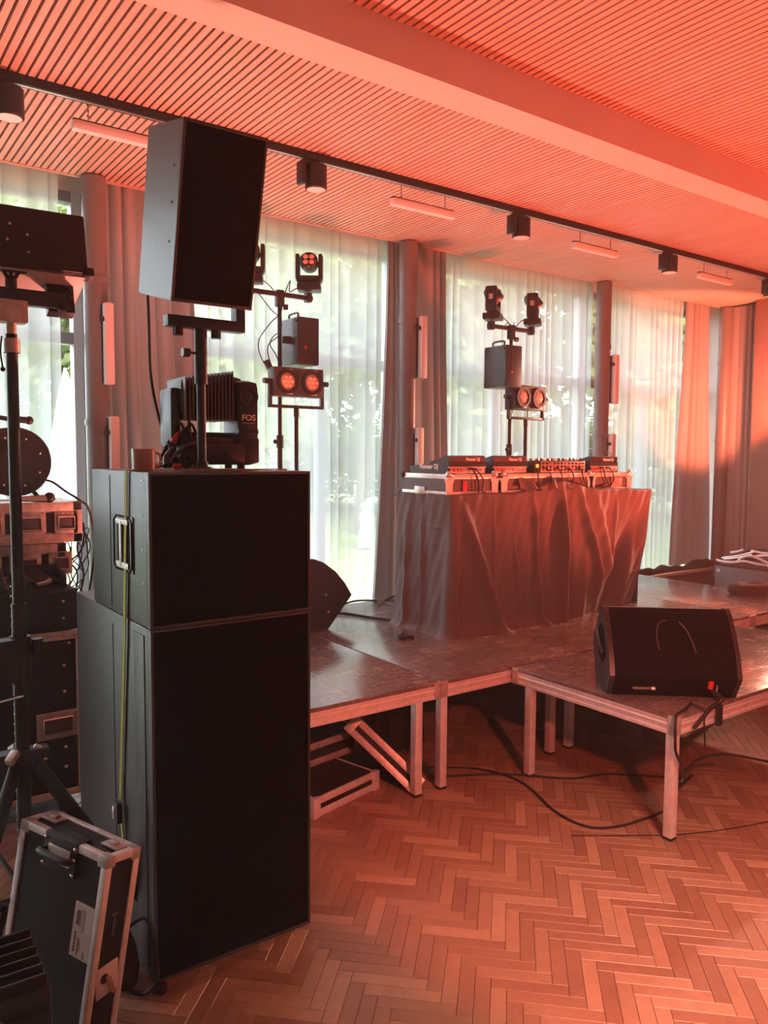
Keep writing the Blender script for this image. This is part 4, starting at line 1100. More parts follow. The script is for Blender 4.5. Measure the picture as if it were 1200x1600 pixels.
def dj_case(label, x0, x1, yd=0.50):
    h = 0.135
    t = thing('gear_case', label, 'case', ((x0+x1)/2, 3.925, TOP+0.0), 0, 'open gear cases on the DJ booth')
    w = (x1-x0)/2
    part('panels', MB().b2(-w+0.003, w-0.003, 0.004, yd-0.004, 0.003, h-0.010), M['case_grey'], t, 0)
    part('edge_trim', MB().b2(-w, w, -0.002, 0.012, h-0.032, h, 0.003), M['alu'], t)
    part('edge_trim', MB().b2(-w, w, -0.002, 0.012, 0.0, 0.020, 0.003), M['alu'], t)
    part('edge_trim', MB().b2(-w-0.002, -w+0.012, 0.0, yd, h-0.032, h, 0.003), M['alu'], t)
    part('edge_trim', MB().b2(-w-0.002, -w+0.012, 0.0, yd, 0.0, 0.020, 0.003), M['alu'], t)
    part('edge_trim', MB().b2(w-0.012, w+0.002, 0.0, yd, h-0.032, h, 0.003), M['alu'], t)
    for x in (-w, w):
        part('edge_trim', MB().b2(x-0.012, x+0.012, -0.003, 0.014, 0.0, h, 0.003), M['alu'], t)
        cb = part('ball_corner', MB().ball((x, 0.0, h+0.002), 0.022, 12).ball((x-0.018, -0.004, h-0.012), 0.012, 8).ball((x+0.018, -0.004, h-0.012), 0.012, 8), M['chrome'], t)
        part('corner_brace', MB().prism([(-0.045, h-0.03), (0.045, h-0.03), (0.03, h-0.06), (0.026, 0.005), (-0.026, 0.005), (-0.03, h-0.06)], -0.006, -0.003, lambda a, b_, e: (x+a, e, b_)), M['alu'], t)
    part('ball_corner', MB().ball((-w+0.004, yd-0.008, h-0.012), 0.024, 12), M['rubber'], t)
    return t
c1 = dj_case('gear case on the left end of the DJ booth with a butterfly latch', 3.372, 3.782)
part('butterfly_latch', MB().box((-0.209, 0.30, 0.022), (0.006, 0.11, 0.05), 0.003), M['jack'], c1)
part('red_fabric', MB().box((-0.07, -0.005, 0.055), (0.035, 0.004, 0.07), 0.001), M['red_plug'], c1)
c2 = dj_case('gear case in the middle of the DJ booth holding the mixer', 3.87, 4.775)
c3 = dj_case('gear case on the right end of the DJ booth', 4.80, 5.245)
part('side_vent', MB().b2(0.0, 0.13, -0.006, -0.002, 0.02, 0.10, 0.001), M['jack'], c3)
def player(label, x, y, side_logo=False):
    t = thing('media_player', label, 'DJ player', (x, y, TOP+0.110), 0, 'DJ media players on the booth')
    w, d = 0.165, 0.205
    prof = [(-d, 0.012), (-d, 0.088), (-d+0.10, 0.088), (d, 0.060), (d, 0.012)]
    part('body', MB().prism(prof, -w, w, lambda a, b_, e: (e, a, b_)), M['plastic'], t, 15)
    part('front_strip', MB().b2(-w-0.001, w+0.001, -d-0.003, -d+0.004, 0.052, 0.060, 0.001), M['jack'], t)
    hump = part('screen_hump', MB().prism([(-d+0.005, 0.086), (-d+0.0, 0.128), (-d+0.02, 0.134), (-d+0.13, 0.105), (-d+0.13, 0.084)], -w+0.006, w-0.006, lambda a, b_, e: (e, a, b_)), M['plastic'], t, 15)
    text('lettering', 'Pioneer DJ', 0.028, M['logo'], hump, (0.05, -d+0.0005, 0.108), (PI/2, 0, 0), bold=0.0008)
    part('rear_panel', MB().b2(-w+0.012, w-0.012, -d-0.004, -d, 0.018, 0.050, 0.001), M['jack'], t)
    for k, xx in enumerate((-0.12, -0.085, -0.05, 0.03, 0.08, 0.12)):
        part('socket', MB().cyl((xx, -d-0.004, 0.034), (xx, -d-0.011, 0.034), 0.009, n=12), M['red_plug'] if k in (0, 1) else M['jack'], t)  # first two coloured red for the red light caught on the rear panel
    part('jog_wheel', MB().lathe([(0.0, 0.0), (0.10, 0.0), (0.10, 0.012), (0.085, 0.018), (0.0, 0.018)], 36, Matrix.Translation((0, 0.06, 0.078)) @ Matrix.Rotation(R(-5.2), 4, 'X')), M['metal_black'], t)
    for xx in (-w+0.03, w-0.03):
        for yy in (-d+0.03, d-0.03):
            part('foot', MB().cyl((xx, yy, 0), (xx, yy, 0.014), 0.017, n=12), M['jack'], t)
    if side_logo:
        text('lettering', 'Pioneer DJ', 0.045, M['logo'], t, (-w-0.0005, 0.0, 0.058), (PI/2, 0, -PI/2), bold=0.001)
    return t
ZP = 0.135
for lb, x, sl in (('leftmost DJ media player on the booth with white logo on its side', 3.537, True), ('second DJ media player from the left on the booth', 3.935, False), ('rightmost DJ media player on the booth', 4.945, False)):
    p = player(lb, x, 4.135, sl)
    p.location.z = TOP+ZP-0.010
t = thing('dj_mixer', 'wide DJ mixer with rows of knobs in the middle of the booth', 'DJ mixer', (4.44, 4.12, TOP+ZP-0.010))
part('body', MB().prism([(-0.19, 0.012), (-0.19, 0.10), (0.19, 0.085), (0.19, 0.012)], -0.275, 0.29, lambda a, b_, e: (e, a, b_)), M['plastic'], t, 15)
rp = part('rear_panel', MB().b2(-0.20, 0.275, -0.194, -0.188, 0.018, 0.095, 0.001), M['jack'], t)
for r_ in range(3):
    for k in range(12):
        part('socket', MB().cyl((-0.18+k*0.039, -0.194, 0.032+r_*0.024), (-0.18+k*0.039, -0.203, 0.032+r_*0.024), 0.008, n=8), (M['red_plug'] if (k+r_) % 4 == 0 else M['metal_black']), rp)  # every fourth one red: reflected red light put into the socket colour
for r_ in range(3):
    for k in range(14):
        part('knob', MB().cyl((-0.25+k*0.039, -0.165+r_*0.06, 0.095-r_*0.002), (-0.25+k*0.039, -0.165+r_*0.06, 0.118-r_*0.002), 0.009, 0.007, n=8), M['metal_black'] if k % 3 else M['alu'], t)
for xx in (-0.24, 0.25):
    for yy in (-0.15, 0.15):
        part('foot', MB().cyl((xx, yy, 0), (xx, yy, 0.014), 0.017, n=12), M['jack'], t)
part('side_light', MB().b2(-0.25, -0.22, -0.1925, -0.188, 0.05, 0.075, 0.001), mat('amber_indicator', (0.7, 0.45, 0.1), 0.4, emit=(1.0, 0.6, 0.1), estr=0.6), t)
rnd = random.Random(5)
t = thing('cable_bundle', 'bundle of cables hanging from the players in front of the gear cases', 'cables', (3.9, 3.93, TOP))
for k in range(9):
    x = (-0.36, -0.33, 0.25, 0.36, 0.48, 0.60, 0.72, 0.98, 1.06)[k]
    part('cable', MB().tube([(x, 0.0, 0.17), (x+0.02, -0.03, 0.165), (x+0.05+rnd.uniform(-.02, .03), -0.035, 0.10), (x+0.06+rnd.uniform(-.05, .04), -0.03, 0.03), (x+0.12*rnd.uniform(-1, 1), -0.03, 0.012)], 0.005, 6), M['rubber'], t)
part('bunched_cloth', MB().grid(lambda u, v: (0.10+0.52*u, -0.045+0.05*v+0.02*math.sin(17*u+2*v), 0.02+0.085*math.sin(PI*v)*(0.55+0.45*math.sin(9*u+1))+0.01*math.sin(31*u)), 60, 14), M['booth_cloth'], t, 180)

# ---------------------------------------------------------------- lighting stands behind the booth
def stand_legs(t, h, lr=0.30):
    part('pole', MB().cyl((0, 0, 0.10), (0, 0, h*0.55), 0.019, n=18), M['metal_black'], t)
    part('pole', MB().cyl((0, 0, h*0.5), (0, 0, h), 0.0155, n=18), M['metal_black'], t)
    part('collar', MB().cyl((0, 0, h*0.53), (0, 0, h*0.57), 0.026, n=16).cyl((-0.02, -0.01, h*0.55), (-0.055, -0.025, h*0.55), 0.016, n=8), M['metal_black'], t)
    for k in range(3):
        a = 0.4+k*2*PI/3
        lg = part('leg', MB().cyl((0.02*math.cos(a), 0.02*math.sin(a), 0.42), (lr*math.cos(a), lr*math.sin(a), 0.015), 0.011, n=10), M['metal_black'], t)
        part('rubber_foot', MB().cyl(((lr-.015)*math.cos(a), (lr-.015)*math.sin(a), 0.03), ((lr+.005)*math.cos(a), (lr+.005)*math.sin(a), 0.0), 0.016, n=10), M['rubber'], lg)
        part('brace', MB().cyl((0.015*math.cos(a), 0.015*math.sin(a), 0.13), (lr*0.57*math.cos(a), lr*0.57*math.sin(a), 0.2), 0.007, n=8), M['metal_black'], t)
def t_bar_stand(x, y, h, label, lr=0.30):
    t = thing('t_bar_stand', label, 'light stand', (x, y, BZ0))
    stand_legs(t, h, lr)
    part('bar', MB().b2(-0.27, 0.27, -0.016, 0.016, h-0.016, h+0.016, 0.003), M['metal_black'], t)
    part('bar_clamp', MB().box((0, 0, h-0.03), (0.06, 0.05, 0.12), 0.01).cyl((0.02, -0.02, h-0.09), (0.05, -0.03, h-0.09), 0.02, n=8), M['metal_black'], t)
    for sx in (-0.235, 0.235):
        part('end_clamp', MB().box((sx, 0, h+0.004), (0.045, 0.05, 0.07), 0.006), M['metal_black'], t)
    return t
LX, LY, RX, RYY = 2.765, 5.10, 4.85, 4.86
t_bar_stand(LX, LY, 2.94-BZ0, 'black T-bar light stand at the left, partly hidden by the raised speaker', 0.13)
t_bar_stand(RX, RYY, 2.87-BZ0, 'black T-bar light stand behind the DJ booth')
def moving_head(x, y, z, rz, tilt, label):
    t = thing('moving_head_light', label, 'stage light', (x, y, z), rz, 'small moving head lights on the T-bars')
    t.scale = (1.14, 1.14, 1.06)
    part('base', MB().box((0, 0, 0.028), (0.15, 0.13, 0.05), 0.012), M['plastic'], t)
    part('swivel', MB().cyl((0, 0, 0.05), (0, 0, 0.068), 0.045, n=20), M['plastic'], t)
    part('yoke_base', MB().box((0, 0, 0.085), (0.165, 0.085, 0.045), 0.014), M['plastic'], t)
    for sx in (-1, 1):
        part('yoke_arm', MB().box((sx*0.073, 0, 0.165), (0.028, 0.085, 0.175), 0.013), M['plastic'], t)
    hd = part('head', MB().lathe([(0.0, 0.062), (0.046, 0.062), (0.057, 0.05), (0.058, -0.02), (0.048, -0.055), (0.03, -0.07), (0.0, -0.072)], 24), M['plastic'], t)
    hd.location = (0, 0, 0.195); hd.rotation_euler = (PI/2-tilt, 0, 0)
    for k in range(4):
        a = PI/4+k*PI/2
        part('lens', MB().lathe([(0.0, 0.0655), (0.012, 0.0645), (0.0165, 0.062)], 14, Matrix.Translation((0.027*math.cos(a), 0.027*math.sin(a), 0))), M['lens_lit'], hd)
    part('sticker', MB().box((-0.0875, 0.0, 0.17), (0.001, 0.03, 0.04)), M['alu_dull'], t)
    return t
M['lens_lit'] = mat('lit_lens', (0.80, 0.46, 0.34), 0.25)  # orange of the red light reflected in the lenses, put into their colour
M['led'] = mat('led_lens', (0.95, 0.72, 0.58), 0.2)
moving_head(LX-0.235, LY-0.02, 2.981, R(-30), R(15), 'small moving head light on the left T-bar, half hidden by the raised speaker')
moving_head(LX+0.235, LY-0.02, 2.981, R(-35), R(12), 'small moving head light with four lenses on the right end of the left T-bar')
moving_head(RX-0.235, RYY-0.02, 2.911, R(35), R(-55), 'small moving head light on the left end of the T-bar behind the booth')
moving_head(RX+0.235, RYY-0.02, 2.911, R(40), R(-55), 'small moving head light on the right end of the T-bar behind the booth')
def fx_box(x, y, z, label, dial=False):
    t = thing('effect_box', label, 'effect light', (x, y, z), 0, 'black effect boxes on the light stands')
    part('housing', MB().b2(-0.085, 0.085, -0.13, 0.13, 0, 0.335, 0.005), M['cab'], t)
    part('front_panel', MB().b2(-0.08, 0.08, -0.135, -0.128, 0.006, 0.329, 0.002), M['metal_black'], t)
    part('side_plate', MB().b2(-0.090, -0.084, -0.125, 0.125, 0.008, 0.327, 0.002), M['plastic'], t)
    for yy in (-0.108, 0.108):
        for zz in (0.03, 0.305):
            part('screw', MB().ball((-0.091, yy, zz), 0.007, 8), M['metal_black'], t)
    for k, zz in enumerate((0.26, 0.20, 0.15, 0.12)):
        part('socket', MB().cyl((-0.03, -0.135, zz), (-0.03, -0.140, zz), 0.010, n=10), M['red_plug'] if k == 3 else M['plastic'], t)
    part('handle', MB().tube([(-0.05, -0.06, 0.335), (-0.05, -0.06, 0.37), (-0.05, 0.06, 0.37), (-0.05, 0.06, 0.335)], 0.008, 6), M['metal_black'], t)
    part('mounting_arm', MB().box((-0.11 if dial else 0.13, 0.0 if dial else 0.10, 0.18), (0.06 if dial else 0.14, 0.05, 0.05), 0.004), M['metal_black'], t)
    return t
fx_box(2.925, 5.09, 2.44, 'black effect box on the left light stand', True)
fx_box(4.63, 4.73, 2.35, 'black effect box on the light stand behind the DJ booth')
def blinder(x, y, z, label, rz=0.0):
    t = thing('twin_blinder', label, 'stage light', (x, y, z), rz, 'twin blinder lights on the stands')
    part('body', MB().b2(-0.20, 0.20, -0.045, 0.06, 0.08, 0.285, 0.006), M['cab'], t)
    for sx in (-0.10, 0.10):
        c = part('lamp_cell', MB().ring((sx, -0.045, 0.183), (0, -1, 0), 0.062, 0.085, 0.022, 28), M['metal_black'], t)
        part('lens', MB().lathe([(0.0, 0.016), (0.03, 0.014), (0.062, 0.004), (0.062, 0.0)], 28, Matrix.Translation((sx, -0.045, 0.183)) @ Matrix.Rotation(PI/2, 4, 'X')), M['lens_lit'], c)
        for k in range(7):
            a = k*PI/3
            rr = 0.0 if k == 6 else 0.034
            part('led', MB().cyl((sx+rr*math.cos(a), -0.058, 0.183+rr*math.sin(a)), (sx+rr*math.cos(a), -0.064, 0.183+rr*math.sin(a)), 0.011, n=10), M['led'], c)
        for sz in (0.10, 0.266):
            part('clip', MB().box((sx+0.02, -0.048, sz), (0.045, 0.008, 0.010), 0.003), M['alu'], t)
    yk = MB().b2(-0.225, 0.225, -0.012, 0.012, 0.0, 0.022, 0.003)
    for sx in (-1, 1): yk.b2(sx*0.213-0.012, sx*0.213+0.012, -0.014, 0.014, 0.0, 0.20, 0.003)
    part('yoke', yk, M['metal_black'], t)
    for sx in (-1, 1):
        part('yoke_knob', MB().cyl((sx*0.222, 0, 0.185), (sx*0.262, 0, 0.185), 0.020, n=8), M['plastic'], t)
    part('spigot', MB().cyl((0, 0, -0.06), (0, 0, 0.004), 0.02, n=16), M['metal_black'], t)
    return t
def short_stand(x, y, h, label, lr=0.30):
    t = thing('tripod_stand', label, 'light stand', (x, y, BZ0))
    stand_legs(t, h, lr)
    return t
BLX, BLY, BRX, BRY = 2.845, 5.00, 4.93, 4.75
short_stand(BLX, BLY, 1.465, 'shorter black stand under the left twin blinder light', 0.13)
short_stand(BRX, BRY, 1.445, 'shorter black stand under the twin blinder light behind the booth')
blinder(BLX, BLY, BZ0+1.525, 'twin blinder light with two round lenses on the left stand', R(0))
blinder(BRX, BRY, BZ0+1.500, 'twin blinder light with two round lenses behind the DJ booth', R(3))
t = thing('cable_bundle', 'thin black cables looping from the left T-bar to a power box', 'cables', (LX, LY, 2.2))
for pts in ([(-0.27, -0.03, 0.83), (-0.15, -0.06, 0.80), (-0.05, -0.05, 0.72), (0.0, -0.03, 0.62), (-0.10, -0.05, 0.52), (-0.20, -0.06, 0.38), (-0.16, -0.05, 0.25), (-0.05, -0.03, 0.16)],
            [(-0.2, -0.03, 0.74), (-0.1, -0.05, 0.62), (-0.02, -0.04, 0.56), (-0.02, -0.03, 0.45), (-0.12, -0.05, 0.36), (-0.10, -0.05, 0.24), (-0.02, -0.03, 0.15)],
            [(0.20, -0.06, 0.80), (0.12, -0.05, 0.79), (0.06, -0.04, 0.76), (0.07, -0.03, 0.84), (0.02, -0.03, 0.73)],
            [(0.0, -0.03, 0.42), (-0.05, -0.05, 0.45), (-0.10, -0.04, 0.38), (-0.05, -0.04, 0.30), (0.0, -0.03, 0.2)],
            [(-0.02, -0.03, 0.1), (-0.03, -0.04, -0.2), (-0.03, -0.04, -0.6)]):
    part('cable', MB().tube(pts, 0.004, 5), M['rubber'], t)
part('power_box', MB().box((-0.10, -0.04, 0.20), (0.035, 0.04, 0.14), 0.006, (0, -0.55, 0)), M['plastic'], t)
t = thing('cable_bundle', 'thin black cables looping round the T-bar behind the DJ booth', 'cables', (RX, RYY, 2.2))
for pts in ([(-0.33, -0.08, 0.76), (-0.30, -0.08, 0.67), (-0.2, -0.08, 0.64), (-0.1, -0.06, 0.70), (-0.02, -0.04, 0.67), (0.0, -0.03, 0.72)],
            [(-0.15, -0.04, 0.75), (-0.08, -0.05, 0.70), (-0.03, -0.04, 0.65)], [(0.02, -0.03, 0.68), (0.08, -0.05, 0.74), (0.2, -0.05, 0.73)],
            [(-0.12, -0.2, 0.16), (-0.08, -0.14, 0.08), (-0.02, -0.06, 0.02), (0.0, -0.03, -0.04)], [(-0.1, -0.1, 0.15), (-0.04, -0.08, 0.12), (0.0, -0.03, 0.05)],
            [(0.13, -0.08, 0.0), (0.12, -0.08, -0.3), (0.06, -0.08, -0.6)]):
    part('cable', MB().tube(pts, 0.004, 5), M['rubber'], t)
solo('cable', MB().tube([(6.60, 5.27, 2.02), (6.57, 5.2, 1.85), (6.55, 5.1, 1.70), (6.55, 5.05, 0.61)], 0.004, 5), M['rubber'], 'thin black cable hanging beside the column right of the booth', 'cable')

# ---------------------------------------------------------------- right end: bench, cloth, case and white cables
t = thing('window_bench', 'low wooden window bench at the far right behind the stage', 'bench', (8.0, 5.36, 0))
part('bench_top', MB().b2(-1.1, 0.85, -0.06, 0.12, 0.435, 0.465, 0.004), M['bench'], t)
part('front_panel', MB().b2(-1.08, 0.85, -0.03, 0.11, 0, 0.435), M['brown_panel'], t)
solo('folded_cloth', MB().grid(lambda u, v: (7.05+1.9*u, 5.36+0.10*v-0.02*math.sin(9*u), 0.466+(0.085+0.02*math.sin(7*u+1)+0.016*math.sin(17.3*u)+0.012*math.sin(41*u+2))*max(0.0, math.sin(PI*v))**0.6*(0.85+0.15*math.sin(5*v+22*u))), 90, 16), M['cloth_black'], 'black cloth heaped along the window bench under the far drape', 'cloth', smooth=180)
t = thing('road_case', 'dark road case behind the right end of the stage, under the white cables', 'case', (8.0, 4.10, 0), 0)
part('panels', MB().b2(0.0, 0.80, 0.0, 0.74, 0.05, 0.625, 0.004), M['case_grey'], t)
case_edges(t, -0.004, 0.804, -0.004, 0.744, 0.045, 0.63, 0.022, M['case'])
part('hinge', MB().box((-0.003, 0.68, 0.56), (0.006, 0.04, 0.035), 0.002), M['alu_dull'], t)
for x in (0.1, 0.7):
    part('castor', MB().cyl((x-0.018, 0.1, 0.03), (x+0.018, 0.1, 0.03), 0.03, n=12).cyl((x-0.018, 0.64, 0.03), (x+0.018, 0.64, 0.03), 0.03, n=12), M['rubber'], t)
t = thing('cable_coil', 'coil of white and dark cables heaped on the road case at the right', 'cables', (8.05, 4.52, 0.632))
def cmap(p): return (0.02+(p[1]+0.24)*1.3, -p[0]*0.78, p[2]*0.85+0.004)
CW = [[(-0.44, -0.22, 0.03), (-0.36, -0.23, 0.018), (-0.20, -0.23, 0.02), (0.0, -0.24, 0.055), (0.2, -0.22, 0.03), (0.45, -0.1, 0.02)],
      [(-0.10, -0.24, 0.05), (-0.04, -0.24, 0.10), (0.08, -0.24, 0.13), (0.22, -0.22, 0.09), (0.40, -0.2, 0.02)],
      [(-0.30, -0.15, 0.13), (-0.20, -0.15, 0.15), (-0.12, -0.14, 0.18)],
      [(0.0, -0.15, 0.18), (0.15, -0.15, 0.165), (0.30, -0.15, 0.165), (0.42, -0.15, 0.12)],
      [(0.10, -0.2, 0.12), (0.25, -0.2, 0.15), (0.35, -0.2, 0.15)]]
for pts in CW: part('cable', MB().tube([cmap(p) for p in pts], 0.014, 7), M['cable_white'], t, label='white cable')
for pts in ([(-0.40, -0.18, 0.05), (-0.25, -0.18, 0.08), (-0.1, -0.17, 0.12), (0.05, -0.16, 0.17)], [(-0.35, -0.2, 0.04), (-0.15, -0.2, 0.08), (0.05, -0.19, 0.14)], [(0.30, -0.22, 0.02), (0.42, -0.22, 0.06), (0.55, -0.2, 0.16)], [(0.40, -0.2, 0.13), (0.42, -0.22, 0.25), (0.50, -0.2, 0.27), (0.55, -0.15, 0.2)]):
    part('cable', MB().tube([cmap(p) for p in pts], 0.013, 7), M['jack'], t)
part('dark_cables', MB().tube([cmap(p) for p in ((-0.38, -0.1, 0.04), (-0.2, -0.05, 0.12), (0.0, 0.05, 0.15), (0.3, 0.0, 0.15), (0.5, 0.1, 0.05))], 0.032).tube([cmap(p) for p in ((-0.3, -0.16, 0.04), (0.0, -0.12, 0.08), (0.3, -0.14, 0.08), (0.5, -0.1, 0.05))], 0.032), M['rubber'], t)
t = thing('tool_bag', 'dark soft bag lying on the far right end of the stage', 'bag', (6.62, 3.62, 0.601))
part('body', MB().lathe([(0.0, 0.0), (0.10, 0.0), (0.115, 0.04), (0.10, 0.085), (0.05, 0.105), (0.0, 0.11)], 20, Matrix.Rotation(R(-40), 4, 'Z') @ Matrix.Diagonal((2.0, 0.9, 1, 1))), M['cloth_black'], t)
part('flap', MB().box((-0.02, -0.02, 0.095), (0.28, 0.14, 0.02), 0.008, (0.1, 0, R(-40))), M['case_grey'], t)

# ---------------------------------------------------------------- cables on and under the stage
def cable(label, pts, r=0.006): return solo('cable', MB().tube(pts, r, 7), M['rubber'], label, 'cable')
z = 0.606
cable('black cable running across the stage from the left wedge to the DJ booth', [(3.02, 4.98, z), (3.20, 4.93, z), (3.28, 4.72, z), (3.36, 4.52, z), (3.42, 4.40, z)], 0.010)
cable('black cables tangled on the back of the stage near the sheer curtain', [(3.30, 5.17, z), (3.50, 5.20, z+0.02), (3.70, 5.19, z), (3.62, 5.05, z), (3.80, 5.20, z), (4.02, 5.21, z+0.03), (4.2, 5.22, z)], 0.008)
solo('cable_plug', MB().cyl((3.05, 4.02, 0.613), (3.15, 4.00, 0.613), 0.012, n=10).cyl((3.07, 4.05, 0.613), (3.13, 4.09, 0.613), 0.011, n=10), M['rubber'], 'small black plug lying on the stage beside the booth cloth', 'plug')
cable('black cable looped over the front corner of the stage in front of the leg', [(3.42, 2.16, 0.605), (3.30, 2.11, 0.611), (3.19, 2.085, 0.612), (3.150, 2.065, 0.58), (3.150, 2.062, 0.50), (3.17, 2.068, 0.44), (3.215, 2.062, 0.36), (3.232, 2.066, 0.31), (3.222, 2.07, 0.29)], 0.007)
cable('black cable hanging from the front rail under the wedge monitor', [(3.40, 2.14, 0.61), (3.385, 2.070, 0.60), (3.385, 2.066, 0.54), (3.395, 2.066, 0.47), (3.405, 2.07, 0.42)], 0.004)
t = thing('cable_clip', 'black clip of cable hanging over the stage rail under the wedge monitor', 'cable', (3.52, 2.075, 0.50))
part('strap', MB().b2(-0.02, 0.02, -0.012, 0.004, 0.0, 0.10, 0.004).tube([(-0.22, -0.012, 0.035), (-0.1, -0.014, 0.10), (-0.02, -0.012, 0.12)], 0.010).tube([(0.0, 0.0, 0.11), (0.02, 0.0, 0.13), (0.03, 0.06, 0.15)], 0.012), M['rubber'], t)
part('red_plug', MB().cyl((0.01, 0.055, 0.165), (0.012, 0.05, 0.205), 0.014, n=12), M['red_plug'], t, label='red plug')
part('clamp', MB().tube([(0.025, 0.04, 0.13), (0.03, 0.03, 0.17), (0.02, 0.03, 0.19)], 0.005), M['chrome'], t)
cable('black cable arching on the parquet at the right under the front deck', [(3.74, 2.34, 0.11), (3.72, 2.40, 0.03), (3.78, 2.36, 0.16), (3.92, 2.28, 0.20), (4.1, 2.12, 0.17), (4.5, 2.0, 0.05), (4.9, 1.9, 0.01)], 0.007)
cable('long black cable curling over the parquet under the front deck', [(2.55, 3.60, 0.008), (2.75, 3.45, 0.008), (3.02, 3.25, 0.008), (3.10, 2.97, 0.008), (2.98, 2.62, 0.008), (2.98, 2.42, 0.008), (3.10, 2.33, 0.008), (3.32, 2.30, 0.008), (3.55, 2.30, 0.008)], 0.006)
cable('thin black cable lying on the parquet behind the front leg', [(2.85, 2.40, 0.006), (3.05, 2.26, 0.006), (3.3, 2.10, 0.006), (3.6, 1.98, 0.006), (3.9, 1.9, 0.006)], 0.002)
cable('black cable stretched behind the legs under the front deck', [(2.75, 3.30, 0.008), (3.1, 3.1, 0.008), (3.35, 2.85, 0.008), (3.6, 2.75, 0.008), (3.9, 2.45, 0.008)], 0.006)

# ---------------------------------------------------------------- outside: lawn, trees, people, parasol
lawn = part('lawn', MB().grid(lambda u, v: (-30+110*u, 6.3+60*v, -0.84+0.02*math.sin(40*u)*math.sin(31*v)+1.2*max(0, v-0.35)), 60, 40), M['lawn'], None)
lawn['kind'] = 'structure'
struct('terrace', MB().b2(-8, 14, 5.9, 6.4, -0.9, -0.10), M['plaster'])
def crown_mesh(seed, n=5600):
    rnd = random.Random(seed)
    blobs = [(rnd.uniform(-.55, .55), rnd.uniform(-.55, .55), rnd.uniform(-.75, .9), rnd.uniform(.32, .55)) for _ in range(13)]
    vs = []; fs = []
    for k in range(n):
        bx, by, bz, br_ = rnd.choice(blobs)
        d = Vector((rnd.gauss(0, 1), rnd.gauss(0, 1), rnd.gauss(0, 1))).normalized()*br_*(rnd.random()**0.4)
        c = Vector((bx, by, bz))+d
        a = Vector((rnd.gauss(0, 1), rnd.gauss(0, 1), rnd.gauss(0, 1))).normalized()
        b = a.orthogonal().normalized(); e = a.cross(b)
        s = rnd.uniform(0.028, 0.055)
        i = len(vs)
        vs += [c-b*s, c-e*s*0.6, c+b*s, c+e*s*0.6]
        fs.append((i, i+1, i+2, i+3))
    me = bpy.data.meshes.new('crown'); me.from_pydata([tuple(v) for v in vs], [], fs); me.materials.append(M['leaf']); me.update()
    return me
crowns = [crown_mesh(1), crown_mesh(2), crown_mesh(3)]
trunk_me = MB().cyl((0, 0, -0.5), (0.1, 0, 4.5), 0.28, 0.16, 12).cyl((0.1, 0, 3.2), (1.2, 0.3, 6.0), 0.13, 0.06, 8).cyl((0.08, 0, 3.6), (-1.0, -0.3, 6.2), 0.12, 0.05, 8).mesh('trunk'); trunk_me.materials.append(M['bark'])
rnd = random.Random(21)
for k in range(14):
    ang = R(22+k*4.9+rnd.uniform(-1, 1)); dist = (24 if k % 2 else 35)+rnd.uniform(-2, 3)
    sz = rnd.uniform(4.2, 5.6)*(1.15 if k % 2 == 0 else 0.95)
    t = thing('tree', 'leafy green tree beyond the lawn outside the windows', 'tree', (dist*math.cos(ang), dist*math.sin(ang), -0.6), rnd.uniform(0, 6), 'trees beyond the lawn')
    link('trunk', trunk_me, t)
    c = link('crown', crowns[k % 3], t)
    c.location = (0, 0, 2.2+sz*0.95); c.scale = (sz*0.95, sz*0.95, sz)
for k in range(14):
    ang = R(24+k*4.6+rnd.uniform(-1.5, 1.5)); dist = 38+rnd.uniform(-2, 3)
    t = thing('bush', 'broad green bush at the far edge of the lawn', 'bush', (dist*math.cos(ang), dist*math.sin(ang), -0.2), rnd.uniform(0, 6), 'bushes at the edge of the lawn')
    c = link('foliage', crowns[k % 3], t); c.location = (0, 0, 1.6); c.scale = (4.2, 4.2, 2.2)

def person(name, label, loc_, rz, joints, edges, radii, cloth_parts, hair_m, head, sc=1.0):
    me = bpy.data.meshes.new('body'); me.from_pydata(joints, edges, []); me.update()
    t = thing(name, label, 'person', loc_, rz)
    o = link('body', me, t); me.materials.append(M['skin'])
    md = o.modifiers.new('skin', 'SKIN'); md.use_smooth_shade = True
    for i, r in enumerate(radii): me.skin_vertices[0].data[i].radius = (r, r)
    me.skin_vertices[0].data[0].use_root = True
    ss = o.modifiers.new('sub', 'SUBSURF'); ss.levels = 2; ss.render_levels = 2
    part('hair', MB().ball((head[0], head[1]+0.015, head[2]+0.03), 0.115, 14, (0.92, 1.0, 1.0)), hair_m, t)
    for nm, mb, m in cloth_parts: part(nm, mb, m, t, 60)
    return t
J = [(0, 0, .95), (0, 0, 1.15), (0, .01, 1.40), (0, 0, 1.50), (0, -.01, 1.60), (0, -.02, 1.70),
     (-.17, 0, 1.42), (-.22, -.02, 1.16), (-.20, -.14, 0.96), (-.19, -.20, .90), (.17, 0, 1.42), (.23, -.02, 1.16), (.22, -.10, .93), (.21, -.14, .86),
     (-.09, 0, .90), (-.10, -.01, .50), (-.10, .02, .08), (-.10, -.12, .04), (.09, 0, .90), (.10, -.01, .50), (.10, .02, .08), (.10, -.12, .04)]
Ed = [(0, 1), (1, 2), (2, 3), (3, 4), (4, 5), (2, 6), (6, 7), (7, 8), (8, 9), (2, 10), (10, 11), (11, 12), (12, 13), (0, 14), (14, 15), (15, 16), (16, 17), (0, 18), (18, 19), (19, 20), (20, 21)]
Rd = [.13, .115, .13, .055, .085, .075, .06, .042, .033, .03, .06, .042, .033, .03, .085, .058, .042, .035, .085, .058, .042, .035]
dress = MB().lathe([(0.30, 0.10), (0.27, 0.5), (0.20, 0.88), (0.155, 1.08), (0.175, 1.30), (0.16, 1.44), (0.07, 1.50)], 20, Matrix.Diagonal((1, 0.75, 1, 1)))
